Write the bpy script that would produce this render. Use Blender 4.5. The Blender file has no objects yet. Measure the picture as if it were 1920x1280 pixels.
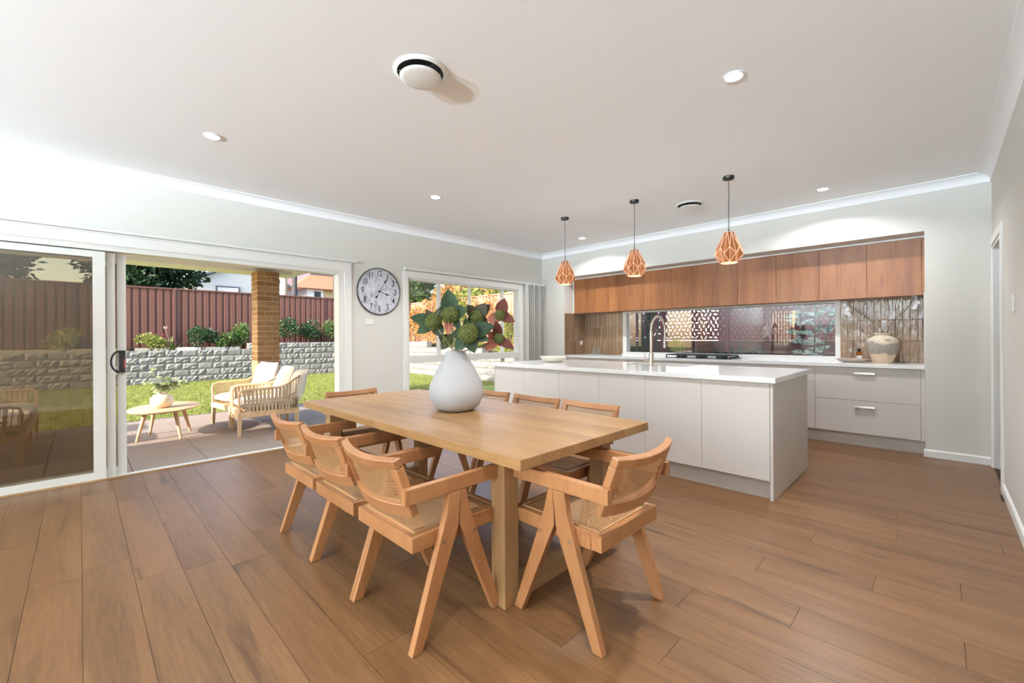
import bpy, bmesh, math, random
import numpy as np
from mathutils import Vector, Matrix, Quaternion
R = math.radians
rng = random.Random(7)
sc = bpy.context.scene
col = sc.collection

# ------------------------------------------------------------------ camera
CAM_F, CAM_V0, CAM_YAW, CAM_ROLL, CAM_H = 806.0, 633.0, R(44.846), R(-0.334), 1.22
cam_d = bpy.data.cameras.new('camera')
cam = bpy.data.objects.new('camera', cam_d); col.objects.link(cam)
cam_d.sensor_width = 36.0; cam_d.sensor_fit = 'HORIZONTAL'
cam_d.lens = CAM_F / 1920 * 36.0
cam_d.shift_y = -(640 - CAM_V0) / 1920
cam_d.clip_start = 0.05; cam_d.clip_end = 300
_F = Vector((-math.sin(CAM_YAW), math.cos(CAM_YAW), 0)); _R = Vector((math.cos(CAM_YAW), math.sin(CAM_YAW), 0)); _U = Vector((0, 0, 1))
_r = _R * math.cos(CAM_ROLL) + _U * math.sin(CAM_ROLL)
_u = -_R * math.sin(CAM_ROLL) + _U * math.cos(CAM_ROLL)
cam.matrix_world = Matrix(((_r.x, _u.x, -_F.x, 0), (_r.y, _u.y, -_F.y, 0), (_r.z, _u.z, -_F.z, CAM_H), (0, 0, 0, 1)))
sc.camera = cam

# ------------------------------------------------------------------ sky, sun, exposure
SUN_DIR = Vector((-0.165, 0.85, -0.43)).normalized()
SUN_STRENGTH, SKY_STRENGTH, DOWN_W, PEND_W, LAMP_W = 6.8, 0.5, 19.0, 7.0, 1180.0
world = bpy.data.worlds.new('world'); sc.world = world; world.use_nodes = True
wn = world.node_tree.nodes; wl = world.node_tree.links; wn.clear()
sky = wn.new('ShaderNodeTexSky'); sky.sky_type = 'NISHITA'; sky.sun_disc = False
sky.sun_elevation = math.asin(-SUN_DIR.z); sky.sun_rotation = math.atan2(-SUN_DIR.x, -SUN_DIR.y)
sky.air_density = 1.0; sky.dust_density = 2.0; sky.ozone_density = 1.0
bg = wn.new('ShaderNodeBackground'); bg.inputs['Strength'].default_value = SKY_STRENGTH
wo = wn.new('ShaderNodeOutputWorld')
wl.new(sky.outputs[0], bg.inputs[0]); wl.new(bg.outputs[0], wo.inputs[0])
sun_d = bpy.data.lights.new('sun', 'SUN'); sun_d.energy = SUN_STRENGTH; sun_d.angle = R(0.6); sun_d.color = (1.0, 0.93, 0.82)
sun = bpy.data.objects.new('sun', sun_d); col.objects.link(sun)
sun.rotation_euler = SUN_DIR.to_track_quat('-Z', 'Y').to_euler(); sun.location = (0, -20, 12)
vs = sc.view_settings
vs.view_transform = 'Standard'; vs.look = 'None'; vs.gamma = 1.0; vs.exposure = 0.68
try: vs.use_curve_mapping = False
except Exception: pass
try:
    sc.cycles.max_bounces = 7; sc.cycles.diffuse_bounces = 4; sc.cycles.glossy_bounces = 3; sc.cycles.transparent_max_bounces = 16
    sc.cycles.transmission_bounces = 4; sc.cycles.adaptive_threshold = 0.045; sc.cycles.sample_clamp_indirect = 6.0; sc.cycles.caustics_reflective = False; sc.cycles.caustics_refractive = False
    sc.cycles.use_denoising = True
except Exception: pass

# ------------------------------------------------------------------ helpers
def tag(o, label=None, cat=None, group=None, kind=None):
    if label: o['label'] = label
    if cat: o['category'] = cat
    if group: o['group'] = group
    if kind: o['kind'] = kind
    return o
def empty(name, loc=(0, 0, 0), rz=0, label=None, cat=None, group=None, kind=None, parent=None):
    o = bpy.data.objects.new(name, None); col.objects.link(o)
    o.location = loc; o.rotation_euler = (0, 0, rz); o.empty_display_size = 0.1
    if parent: o.parent = parent
    return tag(o, label, cat, group, kind)
def link(name, me, parent=None, loc=None):
    o = bpy.data.objects.new(name, me); col.objects.link(o)
    if parent: o.parent = parent
    if loc is not None: o.location = loc
    return o
def copy_tree(o, parent=None):
    c = o.copy(); col.objects.link(c); c.parent = parent
    for ch in list(o.children): copy_tree(ch, c)
    return c
def fast_mesh(name, v, f, m, smooth=False):
    v = np.asarray(v, dtype=np.float32); f = np.asarray(f, dtype=np.int32)
    me = bpy.data.meshes.new(name); n, k = f.shape
    me.vertices.add(len(v)); me.vertices.foreach_set('co', v.ravel())
    me.loops.add(n * k); me.loops.foreach_set('vertex_index', f.ravel())
    me.polygons.add(n); me.polygons.foreach_set('loop_start', np.arange(0, n * k, k, dtype=np.int32))
    try: me.polygons.foreach_set('loop_total', np.full(n, k, dtype=np.int32))
    except Exception: pass
    if smooth: me.polygons.foreach_set('use_smooth', np.ones(n, dtype=bool))
    me.update(calc_edges=True); me.validate()
    if m: me.materials.append(m)
    return me
class MB:
    def __init__(s): s.v = []; s.f = []; s.mi = []; s.cur = 0
    def add(s, vs, fs):
        b = len(s.v); s.v += [tuple(x) for x in vs]; s.f += [tuple(b + i for i in q) for q in fs]; s.mi += [s.cur] * len(fs); return s
    def box(s, x0, x1, y0, y1, z0, z1):
        if x0 > x1: x0, x1 = x1, x0
        if y0 > y1: y0, y1 = y1, y0
        if z0 > z1: z0, z1 = z1, z0
        return s.add([(x0, y0, z0), (x1, y0, z0), (x1, y1, z0), (x0, y1, z0), (x0, y0, z1), (x1, y0, z1), (x1, y1, z1), (x0, y1, z1)],
                     [(0, 3, 2, 1), (4, 5, 6, 7), (0, 1, 5, 4), (1, 2, 6, 5), (2, 3, 7, 6), (3, 0, 4, 7)])
    def hexa(s, p): # 8 points: bottom 4, top 4
        return s.add(p, [(0, 3, 2, 1), (4, 5, 6, 7), (0, 1, 5, 4), (1, 2, 6, 5), (2, 3, 7, 6), (3, 0, 4, 7)])
    def bar(s, p0, p1, w, t, up=(0, 0, 1), w1=None, t1=None):
        p0, p1 = Vector(p0), Vector(p1); d = (p1 - p0).normalized(); up = Vector(up)
        a = d.cross(up)
        if a.length < 1e-4: a = d.cross(Vector((1, 0, 0)))
        a.normalize(); b = a.cross(d).normalized(); w1 = w if w1 is None else w1; t1 = t if t1 is None else t1
        q = [p0 + a * (i * w / 2) + b * (j * t / 2) for i, j in ((-1, -1), (1, -1), (1, 1), (-1, 1))]
        q += [p1 + a * (i * w1 / 2) + b * (j * t1 / 2) for i, j in ((-1, -1), (1, -1), (1, 1), (-1, 1))]
        return s.hexa(q)
    def tube(s, pts, r, n=10, caps=True, rs=None, closed=False):
        pts = [Vector(p) for p in pts]; m = len(pts); prev = None; ring = []
        for i, p in enumerate(pts):
            if closed: d = pts[(i + 1) % m] - pts[i - 1]
            else: d = (pts[min(i + 1, m - 1)] - pts[max(i - 1, 0)])
            d.normalize()
            if prev is None:
                a = d.cross(Vector((0, 0, 1)))
                if a.length < 1e-3: a = d.cross(Vector((1, 0, 0)))
            else: a = prev - d * prev.dot(d)
            a.normalize(); prev = a; b = d.cross(a); rr = rs[i] if rs else r
            ring.append([p + (a * math.cos(2 * math.pi * k / n) + b * math.sin(2 * math.pi * k / n)) * rr for k in range(n)])
        vs = [q for rg in ring for q in rg]; fs = []
        for i in range(m if closed else m - 1):
            j = (i + 1) % m
            for k in range(n): fs.append((i * n + k, i * n + (k + 1) % n, j * n + (k + 1) % n, j * n + k))
        if caps and not closed: fs += [tuple(range(n - 1, -1, -1)), tuple((m - 1) * n + k for k in range(n))]
        return s.add(vs, fs)
    def lathe(s, prof, n=32, c=(0, 0, 0), caps=True, sx=1, sy=1):
        vs = []; fs = []; m = len(prof)
        for r, z in prof:
            for k in range(n):
                a = 2 * math.pi * k / n; vs.append((c[0] + r * math.cos(a) * sx, c[1] + r * math.sin(a) * sy, c[2] + z))
        for i in range(m - 1):
            for k in range(n): fs.append((i * n + k, i * n + (k + 1) % n, (i + 1) * n + (k + 1) % n, (i + 1) * n + k))
        if caps:
            if prof[0][0] > 1e-5: fs.append(tuple(range(n - 1, -1, -1)))
            if prof[-1][0] > 1e-5: fs.append(tuple((m - 1) * n + k for k in range(n)))
        return s.add(vs, fs)
    def prism(s, poly, axis, a, b): # poly: 2D points; extruded along axis from a to b
        def P(p, t): return {'x': (t, p[0], p[1]), 'y': (p[0], t, p[1]), 'z': (p[0], p[1], t)}[axis]
        n = len(poly); vs = [P(p, a) for p in poly] + [P(p, b) for p in poly]
        fs = [tuple(range(n)), tuple(range(2 * n - 1, n - 1, -1))] + [(i, (i + 1) % n, n + (i + 1) % n, n + i) for i in range(n)]
        return s.add(vs, fs)
    def mesh(s, name, mat=None, smooth=False, bevel=0, seg=2, fixn=True):
        me = bpy.data.meshes.new(name); bm = bmesh.new()
        bv = [bm.verts.new(p) for p in s.v]
        for q, mi in zip(s.f, s.mi):
            try: fc = bm.faces.new([bv[i] for i in q]); fc.material_index = mi
            except ValueError: pass
        bmesh.ops.remove_doubles(bm, verts=bm.verts, dist=1e-6)
        if fixn: bmesh.ops.recalc_face_normals(bm, faces=bm.faces)
        if bevel:
            ed = [e for e in bm.edges if len(e.link_faces) == 2 and e.calc_face_angle(0) > 0.6]
            bmesh.ops.bevel(bm, geom=ed, offset=bevel, segments=seg, profile=0.7, affect='EDGES', clamp_overlap=True)
        if smooth == True:
            for fc in bm.faces: fc.smooth = True
            for e in bm.edges:
                if len(e.link_faces) == 2 and e.calc_face_angle(0) > 0.7: e.smooth = False
        bm.to_mesh(me); bm.free()
        if mat:
            for m in (mat if isinstance(mat, (list, tuple)) else [mat]): me.materials.append(m)
        return me
    def build(s, name, mat=None, parent=None, smooth=False, bevel=0, loc=None, seg=2):
        return link(name, s.mesh(name, mat, smooth, bevel, seg), parent, loc)
UNIT = {}
def unit_bar(name, p0, p1, w, t, mat, parent, up=(0, 0, 1)):
    key = mat.name
    if key not in UNIT: UNIT[key] = MB().box(-.5, .5, -.5, .5, -.5, .5).mesh('bar_' + key, mat)
    p0, p1 = Vector(p0), Vector(p1); d = p1 - p0; L = d.length; d.normalize(); a = d.cross(Vector(up))
    if a.length < 1e-4: a = d.cross(Vector((1, 0, 0)))
    a.normalize(); b = a.cross(d); c = (p0 + p1) / 2
    o = link(name, UNIT[key], parent)
    o.matrix_local = Matrix(((a.x * w, b.x * t, d.x * L, c.x), (a.y * w, b.y * t, d.y * L, c.y), (a.z * w, b.z * t, d.z * L, c.z), (0, 0, 0, 1)))
    return o

# ------------------------------------------------------------------ materials
def lin(r, g, b):
    f = lambda c: (c / 255 / 12.92) if c / 255 <= .04045 else ((c / 255 + .055) / 1.055) ** 2.4
    return (f(r), f(g), f(b), 1)
class NT:
    def __init__(s, name):
        s.m = bpy.data.materials.new(name); s.m.use_nodes = True; s.t = s.m.node_tree; s.n = s.t.nodes; s.l = s.t.links
        s.b = s.n['Principled BSDF']; s.o = s.n['Material Output']
    def new(s, t, **k):
        nd = s.n.new(t)
        for a, b in k.items():
            if a in nd.inputs: nd.inputs[a].default_value = b
            else: setattr(nd, a, b)
        return nd
    def k(s, a, b): s.l.new(a, b)
    def coord(s, scale=(1, 1, 1), rand=0.0, rot=(0, 0, 0), space='Object'):
        tc = s.new('ShaderNodeTexCoord'); mp = s.new('ShaderNodeMapping'); mp.inputs['Scale'].default_value = scale; mp.inputs['Rotation'].default_value = rot
        if rand:
            oi = s.new('ShaderNodeObjectInfo'); mu = s.new('ShaderNodeMath', operation='MULTIPLY'); mu.inputs[1].default_value = rand
            ad = s.new('ShaderNodeVectorMath', operation='ADD'); s.k(oi.outputs['Random'], mu.inputs[0]); s.k(tc.outputs[space], ad.inputs[0]); s.k(mu.outputs[0], ad.inputs[1]); s.k(ad.outputs[0], mp.inputs[0])
        else: s.k(tc.outputs[space], mp.inputs[0])
        return mp.outputs[0]
    def noise(s, vec, scale=5, detail=4, rough=.55, dist=0):
        nd = s.new('ShaderNodeTexNoise', Scale=scale, Detail=detail, Roughness=rough, Distortion=dist); s.k(vec, nd.inputs['Vector']); return nd.outputs['Fac']
    def ramp(s, fac, stops, interp='LINEAR'):
        nd = s.new('ShaderNodeValToRGB'); nd.color_ramp.interpolation = interp; e = nd.color_ramp.elements
        while len(e) < len(stops): e.new(.5)
        for i, (p, c) in enumerate(stops): e[i].position = p; e[i].color = c
        s.k(fac, nd.inputs[0]); return nd.outputs[0]
    def mix(s, fac, a, b, mode='MIX'):
        nd = s.new('ShaderNodeMix', data_type='RGBA', blend_type=mode)
        for val, i in ((fac, 0), (a, 6), (b, 7)):
            if hasattr(val, 'links'): s.k(val, nd.inputs[i])
            else: nd.inputs[i].default_value = val
        return nd.outputs[2]
    def bump(s, h, strength=.3, dist=.01):
        nd = s.new('ShaderNodeBump', Strength=strength, Distance=dist); s.k(h, nd.inputs['Height']); s.k(nd.outputs[0], s.b.inputs['Normal'])
    def set(s, **k):
        for a, b in k.items():
            i = s.b.inputs[a.replace('_', ' ')]
            if hasattr(b, 'links'): s.k(b, i)
            else: i.default_value = b
        return s.m
def plain(name, c, rough=.5, metal=0.0, spec=.5, coat=0, noise=0, nscale=30, bump=0):
    t = NT(name)
    if noise or bump:
        f = t.noise(t.coord(), nscale, 5)
        if noise: t.set(Base_Color=t.mix(f, tuple(x * (1 - noise) for x in c[:3]) + (1,), tuple(min(1, x * (1 + noise)) for x in c[:3]) + (1,)))
        else: t.set(Base_Color=c)
        if bump: t.bump(f, bump, .004)
    else: t.set(Base_Color=c)
    return t.set(Roughness=rough, Metallic=metal, Specular_IOR_Level=spec, Coat_Weight=coat)
def wood(name, dark, mid, light, along='x', rough=.45, scale=1.0, rand=11.0, bump=.12, streak=None, fine=1.0, tint=.25):
    t = NT(name); st = {'x': (.7, 9, 9), 'y': (9, .7, 9), 'z': (9, 9, .7)}[along]; st = tuple(a * scale for a in st)
    v = t.coord(st, rand); a = t.noise(v, 1.0, 4, .55, .4)
    v2 = t.coord(tuple(x * 7 * fine for x in st), rand); b = t.noise(v2, 1.0, 5, .6, .2)
    c = t.ramp(a, [(.30, dark), (.5, mid), (.72, light)])
    c = t.mix(.42, c, t.ramp(b, [(.3, dark), (.55, mid), (.75, light)]))
    if streak:
        v3 = t.coord(tuple(x * .8 for x in st), rand + 5); d = t.noise(v3, 1.6, 3, .6, .8)
        c = t.mix(t.ramp(d, [(.62, (0, 0, 0, 1)), (.76, (1, 1, 1, 1))]), c, streak)
    oi = t.new('ShaderNodeObjectInfo'); w = t.ramp(oi.outputs['Random'], [(0, (1 - tint, 1 - tint, 1 - tint, 1)), (1, (1 + tint * .4, 1 + tint * .35, 1 + tint * .3, 1))])
    c = t.mix(1.0, c, w, 'MULTIPLY')
    t.bump(b, bump, .002)
    return t.set(Base_Color=c, Roughness=rough)
def glass(name, tint=(1, 1, 1, 1), refl=1.0, ior=1.5):
    t = NT(name); t.n.remove(t.b)
    tr = t.new('ShaderNodeBsdfTransparent', Color=tint); gl = t.new('ShaderNodeBsdfGlossy', Roughness=.0); gl.inputs['Color'].default_value = (refl, refl, refl, 1)
    fr = t.new('ShaderNodeFresnel'); mx = t.new('ShaderNodeMixShader'); ge = t.new('ShaderNodeNewGeometry'); ma = t.new('ShaderNodeMapRange'); ma.inputs[3].default_value = ior; ma.inputs[4].default_value = 1 / ior
    t.k(ge.outputs['Backfacing'], ma.inputs[0]); t.k(ma.outputs[0], fr.inputs['IOR'])
    t.k(fr.outputs[0], mx.inputs[0]); t.k(tr.outputs[0], mx.inputs[1]); t.k(gl.outputs[0], mx.inputs[2]); t.k(mx.outputs[0], t.o.inputs[0])
    return t.m
def emis(name, c, s):
    t = NT(name); t.set(Base_Color=c, Emission_Color=c, Emission_Strength=s); return t.m
def leafmat(name, c1, c2, trans=.25, rough=.45, back=None, spec=.4):
    t = NT(name); f = t.noise(t.coord((1, 1, 1)), 9, 3); c = t.mix(t.ramp(f, [(.35, (0, 0, 0, 1)), (.65, (1, 1, 1, 1))]), c1, c2)
    if back is not None:
        g = t.new('ShaderNodeNewGeometry'); c = t.mix(g.outputs['Backfacing'], c, back)
    t.set(Base_Color=c, Roughness=rough, Specular_IOR_Level=spec)
    if trans:
        tr = t.new('ShaderNodeBsdfTranslucent'); t.k(c, tr.inputs[0]); mx = t.new('ShaderNodeMixShader'); mx.inputs[0].default_value = trans
        t.k(t.b.outputs[0], mx.inputs[1]); t.k(tr.outputs[0], mx.inputs[2]); t.k(mx.outputs[0], t.o.inputs[0])
    return t.m
M = {}
M['wall'] = plain('wall_paint', (.69, .665, .61, 1), .7, noise=.012, nscale=3)
M['ceil'] = plain('ceiling_paint', (.95, .95, .955, 1), .8)
M['trim'] = plain('trim_paint', (.84, .83, .80, 1), .45)
M['alu'] = plain('powder_coated_aluminium', (.78, .77, .72, 1), .4)
M['cab'] = plain('cabinet_laminate', lin(205, 197, 190), .42, noise=.01, nscale=4)
M['kick'] = plain('kickboard_laminate', lin(190, 181, 172), .5)
M['quartz'] = plain('white_quartz', (.82, .81, .80, 1), .12, noise=.02, nscale=60)
M['steel'] = plain('brushed_nickel', (.62, .53, .46, 1), .25, 1.0)
M['chrome'] = plain('bright_metal', (.85, .84, .82, 1), .2, 1.0)
M['black'] = plain('black_matt', (.012, .012, .013, 1), .45)
M['iron'] = plain('cast_iron', (.015, .015, .016, 1), .55)
M['dark'] = plain('dark_void', (.02, .02, .02, 1), .8)
M['floor'] = wood('oak_floorboards', lin(86, 57, 33), lin(118, 82, 50), lin(134, 97, 63), 'x', .36, .9, 17, .12, lin(67, 42, 24), 1.3, .07)
M['subfloor'] = plain('subfloor', lin(84, 62, 46), .9)
M['oak'] = wood('table_oak', lin(128, 92, 55), lin(160, 120, 76), lin(176, 137, 92), 'x', .36, 1.0, 13, .15, lin(146, 108, 74), 1.0, .12)
M['oaky'] = wood('table_oak_crosswise', lin(134, 98, 62), lin(164, 126, 84), lin(182, 144, 102), 'y', .45, 1.0, 13, .15, None, 1.0, .1)
M['oakz'] = wood('table_oak_upright', lin(134, 98, 62), lin(164, 126, 84), lin(182, 144, 102), 'z', .45, 1.0, 13, .15, None, 1.0, .1)
M['beech'] = wood('beech_chair', lin(150, 98, 58), lin(171, 117, 74), lin(183, 130, 86), 'z', .4, .8, 9, .05, None, 2.0, .1)
M['cane'] = plain('cane_webbing', lin(190, 146, 100), .55, noise=.15, nscale=40)
M['walnut'] = wood('walnut_veneer', lin(114, 66, 34), lin(156, 98, 54), lin(178, 120, 74), 'z', .42, .75, 19, .05, lin(120, 70, 38), 1.0, .14)
M['white_ceramic'] = plain('matt_white_ceramic', (.47, .46, .46, 1), .6)
M['glass'] = glass('window_glass')
M['glass_tint'] = glass('tinted_door_glass', (.74, .69, .61, 1), 1.0, 1.6)
M['grout'] = plain('grout', lin(190, 165, 135), .8)
def tilemat():
    t = NT('glazed_tile'); oi = t.new('ShaderNodeObjectInfo')
    c = t.ramp(oi.outputs['Random'], [(0, lin(120, 95, 72)), (.5, lin(142, 115, 89)), (1, lin(160, 133, 106))])
    f = t.noise(t.coord((1, 1, .6), 9), 7, 2); c = t.mix(f, c, lin(140, 110, 84))
    h = t.noise(t.coord((14, 14, 4), 5), 1.6, 3); t.bump(h, .8, .012)
    return t.set(Base_Color=c, Roughness=.05, Specular_IOR_Level=.42)
M['tile'] = tilemat()
# ------------------------------------------------------------------ room shell
XL, YB, XR, YR, ZC = -5.19, 6.01, 0.35, -6.8, 2.74
WT = 0.25
def struct(name, mb, m, label, parent=None, **k):
    o = mb.build(name, m, parent, **k); return tag(o, label, None, None, 'structure')
DY0, DY1, DZ = -1.20, 2.30, 2.06          # sliding door opening
WY0, WY1, WZ0, WZ1 = 3.17, 5.40, 0.20, 2.06   # dining window opening
struct('wall_left', MB().box(XL - WT, XL, YR - WT, DY0, -.1, ZC).box(XL - WT, XL, DY0, DY1, DZ, ZC).box(XL - WT, XL, DY1, WY0, -.1, ZC)
       .box(XL - WT, XL, WY0, WY1, -.1, WZ0).box(XL - WT, XL, WY0, WY1, WZ1, ZC).box(XL - .12, XL, WY1, 6.88, -.1, ZC).box(XL - WT, XL - .12, WY1 + .22, 6.88, -.1, ZC), M['wall'],
       'off-white painted wall holding the sliding door, the clock and the dining window')
AX0, AX1, AZ, YW = -4.69, -0.105, 2.272, 6.63   # kitchen alcove
KX0, KX1, KZ0, KZ1 = -3.89, -0.87, 0.93, 1.66   # splashback window opening
struct('wall_back', MB().box(XL, AX0, YB, YW + .25, -.1, ZC).box(AX1, XR + .12, YB, YW + .25, -.1, ZC).box(AX0, AX1, YB, YW + .25, AZ, ZC)
       .box(AX0, KX0, YW, YW + .25, -.1, AZ).box(KX1, AX1, YW, YW + .25, -.1, AZ).box(KX0, KX1, YW, YW + .25, -.1, KZ0).box(KX0, KX1, YW, YW + .25, KZ1, AZ),
       M['wall'], 'off-white kitchen wall with a recessed alcove for the cabinets')
HY0, HY1, HZ = 5.08, 5.92, 2.03
struct('wall_right', MB().box(XR, XR + .12, YR - WT, HY0, -.1, ZC).box(XR, XR + .12, HY0, HY1, HZ, ZC).box(XR, XR + .12, HY1, YB, -.1, ZC), M['wall'],
       'off-white painted wall with a doorway at its kitchen end')
struct('wall_hall', MB().box(1.6, 1.72, 4.4, 6.6, -.1, ZC).box(XR + .12, 1.6, 4.4, 4.52, -.1, ZC).box(XR + .12, 1.6, 6.4, 6.52, -.1, ZC), M['wall'], 'plain hallway walls behind the doorway')
RX0, RX1, RZ0, RZ1 = -4.95, -4.05, 0.80, 2.28
struct('wall_rear', MB().box(XL - WT, RX0, YR - WT, YR, -.1, ZC).box(RX1, XR + .12, YR - WT, YR, -.1, ZC).box(RX0, RX1, YR - WT, YR, -.1, RZ0).box(RX0, RX1, YR - WT, YR, RZ1, ZC), M['wall'],
       'off-white rear wall with one small window')
struct('ceiling', MB().box(XL - WT, 1.72, YR - WT, YW + .25, ZC, ZC + .12), M['ceil'], 'flat white plasterboard ceiling')
# cornices: concave cove 87 mm
def cove(n=8, s=.087):
    pts = [(0, 0), (s, 0), (s, -.006)]
    for i in range(n + 1):
        a = math.pi / 2 * i / n
        pts.append((s - (s - .006) * math.sin(a), -s + (s - .006) * (math.cos(a)) + 0))
    pts = [(0, 0), (s, 0), (s, -.008)] + [(s - (s - .01) * math.sin(math.pi / 2 * i / n), -.008 - (s - .02) * (1 - math.cos(math.pi / 2 * i / n))) for i in range(1, n + 1)] + [(.01, -s), (0, -s)]
    return pts
CV = cove()
struct('trim_1', MB().prism([(XL + a, ZC + b) for a, b in CV], 'y', YR, YB), M['ceil'], 'white cove cornice above the sliding door wall', smooth=True)
struct('trim_2', MB().prism([(YB - a, ZC + b) for a, b in CV], 'x', XL, XR), M['ceil'], 'white cove cornice above the kitchen alcove', smooth=True)
struct('trim_3', MB().prism([(XR - a, ZC + b) for a, b in CV], 'y', YR, YB), M['ceil'], 'white cove cornice above the doorway wall', smooth=True)
struct('trim_4', MB().prism([(YR + a, ZC + b) for a, b in CV], 'x', XL, XR), M['ceil'], 'white cove cornice above the rear wall', smooth=True)
def skirt(s=.075, t=.014): return [(0, 0), (t, 0), (t, s - .012), (t * .45, s), (0, s)]
SK = skirt()
struct('baseboard_back', MB().prism([(YB - a, b) for a, b in SK], 'x', AX1 - .012, XR), M['trim'], 'white skirting board beside the kitchen alcove')
struct('baseboard_right', MB().prism([(XR - a, b) for a, b in SK], 'y', YR, HY0 - .075), M['trim'], 'white skirting board along the doorway wall')
struct('baseboard_left', MB().prism([(XL + a, b) for a, b in SK], 'y', DY1 + .1, WY0 - .07), M['trim'], 'white skirting board under the wall clock')
struct('baseboard_rear', MB().prism([(YR + a, b) for a, b in SK], 'x', XL, XR), M['trim'], 'white skirting board along the rear wall')
# doorway architraves on wall_right
ar = MB().box(XR - .016, XR, HY0 - .07, HY0, 0, HZ + .07).box(XR - .016, XR, HY1, HY1 + .07, 0, HZ + .07).box(XR - .016, XR, HY0, HY1, HZ, HZ + .07)
ar.box(XR - .004, XR + .12, HY0 - .002, HY0 + .02, 0, HZ).box(XR - .004, XR + .12, HY1 - .02, HY1 + .002, 0, HZ).box(XR - .004, XR + .12, HY0 + .02, HY1 - .02, HZ - .02, HZ + .002)
struct('trim_5', ar, M['trim'], 'white architrave and jamb around the doorway', bevel=.003)
# ------------------------------------------------------------------ floorboards
fl = struct('floor', MB().box(XL - .02, 1.6, YR, YW, -.12, -.0135), M['subfloor'], 'light oak timber floor laid in long boards')
PW, PL, E0 = .19, 1.52, .003
fixed = {14: -.235, 11: -.45, 15: .067, 12: .065, 18: -.19, 13: -.687, 10: -.85, 9: .2, 16: -.55, 17: -1.1}
PM = {}
def plank(x0, x1, y0, y1):
    key = (round(x1 - x0, 3), round(y1 - y0, 3))
    if key not in PM:
        a, b = key[0] / 2 - .0003, key[1] / 2 - .0003
        PM[key] = MB().hexa([(-a, -b, -.013), (a, -b, -.013), (a, b, -.013), (-a, b, -.013), (-a + .0005, -b + .0005, 0), (a - .0005, -b + .0005, 0), (a - .0005, b - .0005, 0), (-a + .0005, b - .0005, 0)]).mesh('plank', M['floor'])
    link('plank', PM[key], fl, ((x0 + x1) / 2, (y0 + y1) / 2, 0))
rf = random.Random(3)
for r in range(-37, 33):
    y0 = E0 + r * PW; y1 = y0 + PW
    if y1 < YR or y0 > 6.10: continue
    y0 = max(y0, YR); y1 = min(y1, 6.12)
    j = fixed.get(r, rf.uniform(0, PL)); xe = XR
    x = j - PL * math.ceil((j - XL) / PL)
    while x < xe:
        a, b = max(x, XL), min(x + PL, xe)
        if b - a > .05: plank(a, b, y0, y1)
        x += PL
# ------------------------------------------------------------------ sliding door
d1 = empty('door_1', (XL, DY0, 0), 0, 'large white aluminium sliding glass door opened onto the patio', None, None, 'structure')
def dbox(name, m, *bs, par=d1, bevel=.002):
    mb = MB()
    for b in bs: mb.box(b[0], b[1], b[2] - DY0, b[3] - DY0, b[4], b[5])
    return mb.build(name, m, par, bevel=bevel)
XI = XL  # inside wall face; local x is relative to it
dbox('door_frame', M['alu'], (-.13, .004, DY0, DY0 + .05, -.03, DZ), (-.13, .004, DY1 - .075, DY1, -.03, DZ), (-.13, .004, DY0 + .05, DY1 - .075, 2.005, DZ))
dbox('door_track', M['alu'], (-.13, -.002, DY0, DY1, -.05, -.012), (-.055, -.049, DY0, DY1, -.012, .004), (-.095, -.089, DY0, DY1, -.012, .004), (-.02, -.014, DY0, DY1, -.012, .004))
dbox('door_sill', M['oaky'], (-.004, .03, DY0 - .05, DY1 + .05, -.012, .010))
dbox('architrave', M['trim'], (0, .022, DY0 - .1, DY1 + .08, DZ - .005, DZ + .085), (0, .022, DY1 - .005, DY1 + .08, 0, DZ - .005), (0, .028, DY0 - .1, DY1 + .09, DZ + .085, DZ + .098), bevel=.004)
def sash(x, y0, y1, name, gm, st=.07, handle=False):
    f = dbox(name, M['alu'], (x - .02, x + .02, y0, y0 + st, .004, 1.995), (x - .02, x + .02, y1 - st, y1, .004, 1.995), (x - .02, x + .02, y0 + st, y1 - st, .004, .07), (x - .02, x + .02, y0 + st, y1 - st, 1.94, 1.995))
    MB().box(x - .004, x + .004, y0 + st - .005 - DY0, y1 - st + .005 - DY0, .065, 1.945).build('pane', gm, f)
    return f
s1 = sash(-.028, DY0 + .05, .16, 'fixed_sash', M['glass_tint'], .08)
s2 = sash(-.07, DY0 + .09, .225, 'screen_sash', M['glass'], .055)
s3 = sash(-.112, DY0 + .12, .30, 'sliding_sash', M['glass_tint'], .06)
hb = MB(); hy = .262 - DY0; hx_ = -.084
hb.box(hx_ - .009, hx_ + .012, hy - .012, hy + .030, .925, 1.125)
pts = [(hx_ + .030, hy - .012 + (-.055) * math.sin(math.pi * i / 10), 1.025 + .092 * math.cos(math.pi * i / 10)) for i in range(11)]
hb.tube([(hx_ + .006, hy, 1.117)] + pts + [(hx_ + .006, hy, .933)], .009, 8)
tag(hb.build('handle', M['black'], s3, bevel=.002), 'black curved pull handle')
MB().box(hx_, hx_ + .0135, hy + .020, hy + .0285, .965, 1.045).build('lock_marker', plain('red_marker', (.45, .05, .06, 1), .4), s3)
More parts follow.
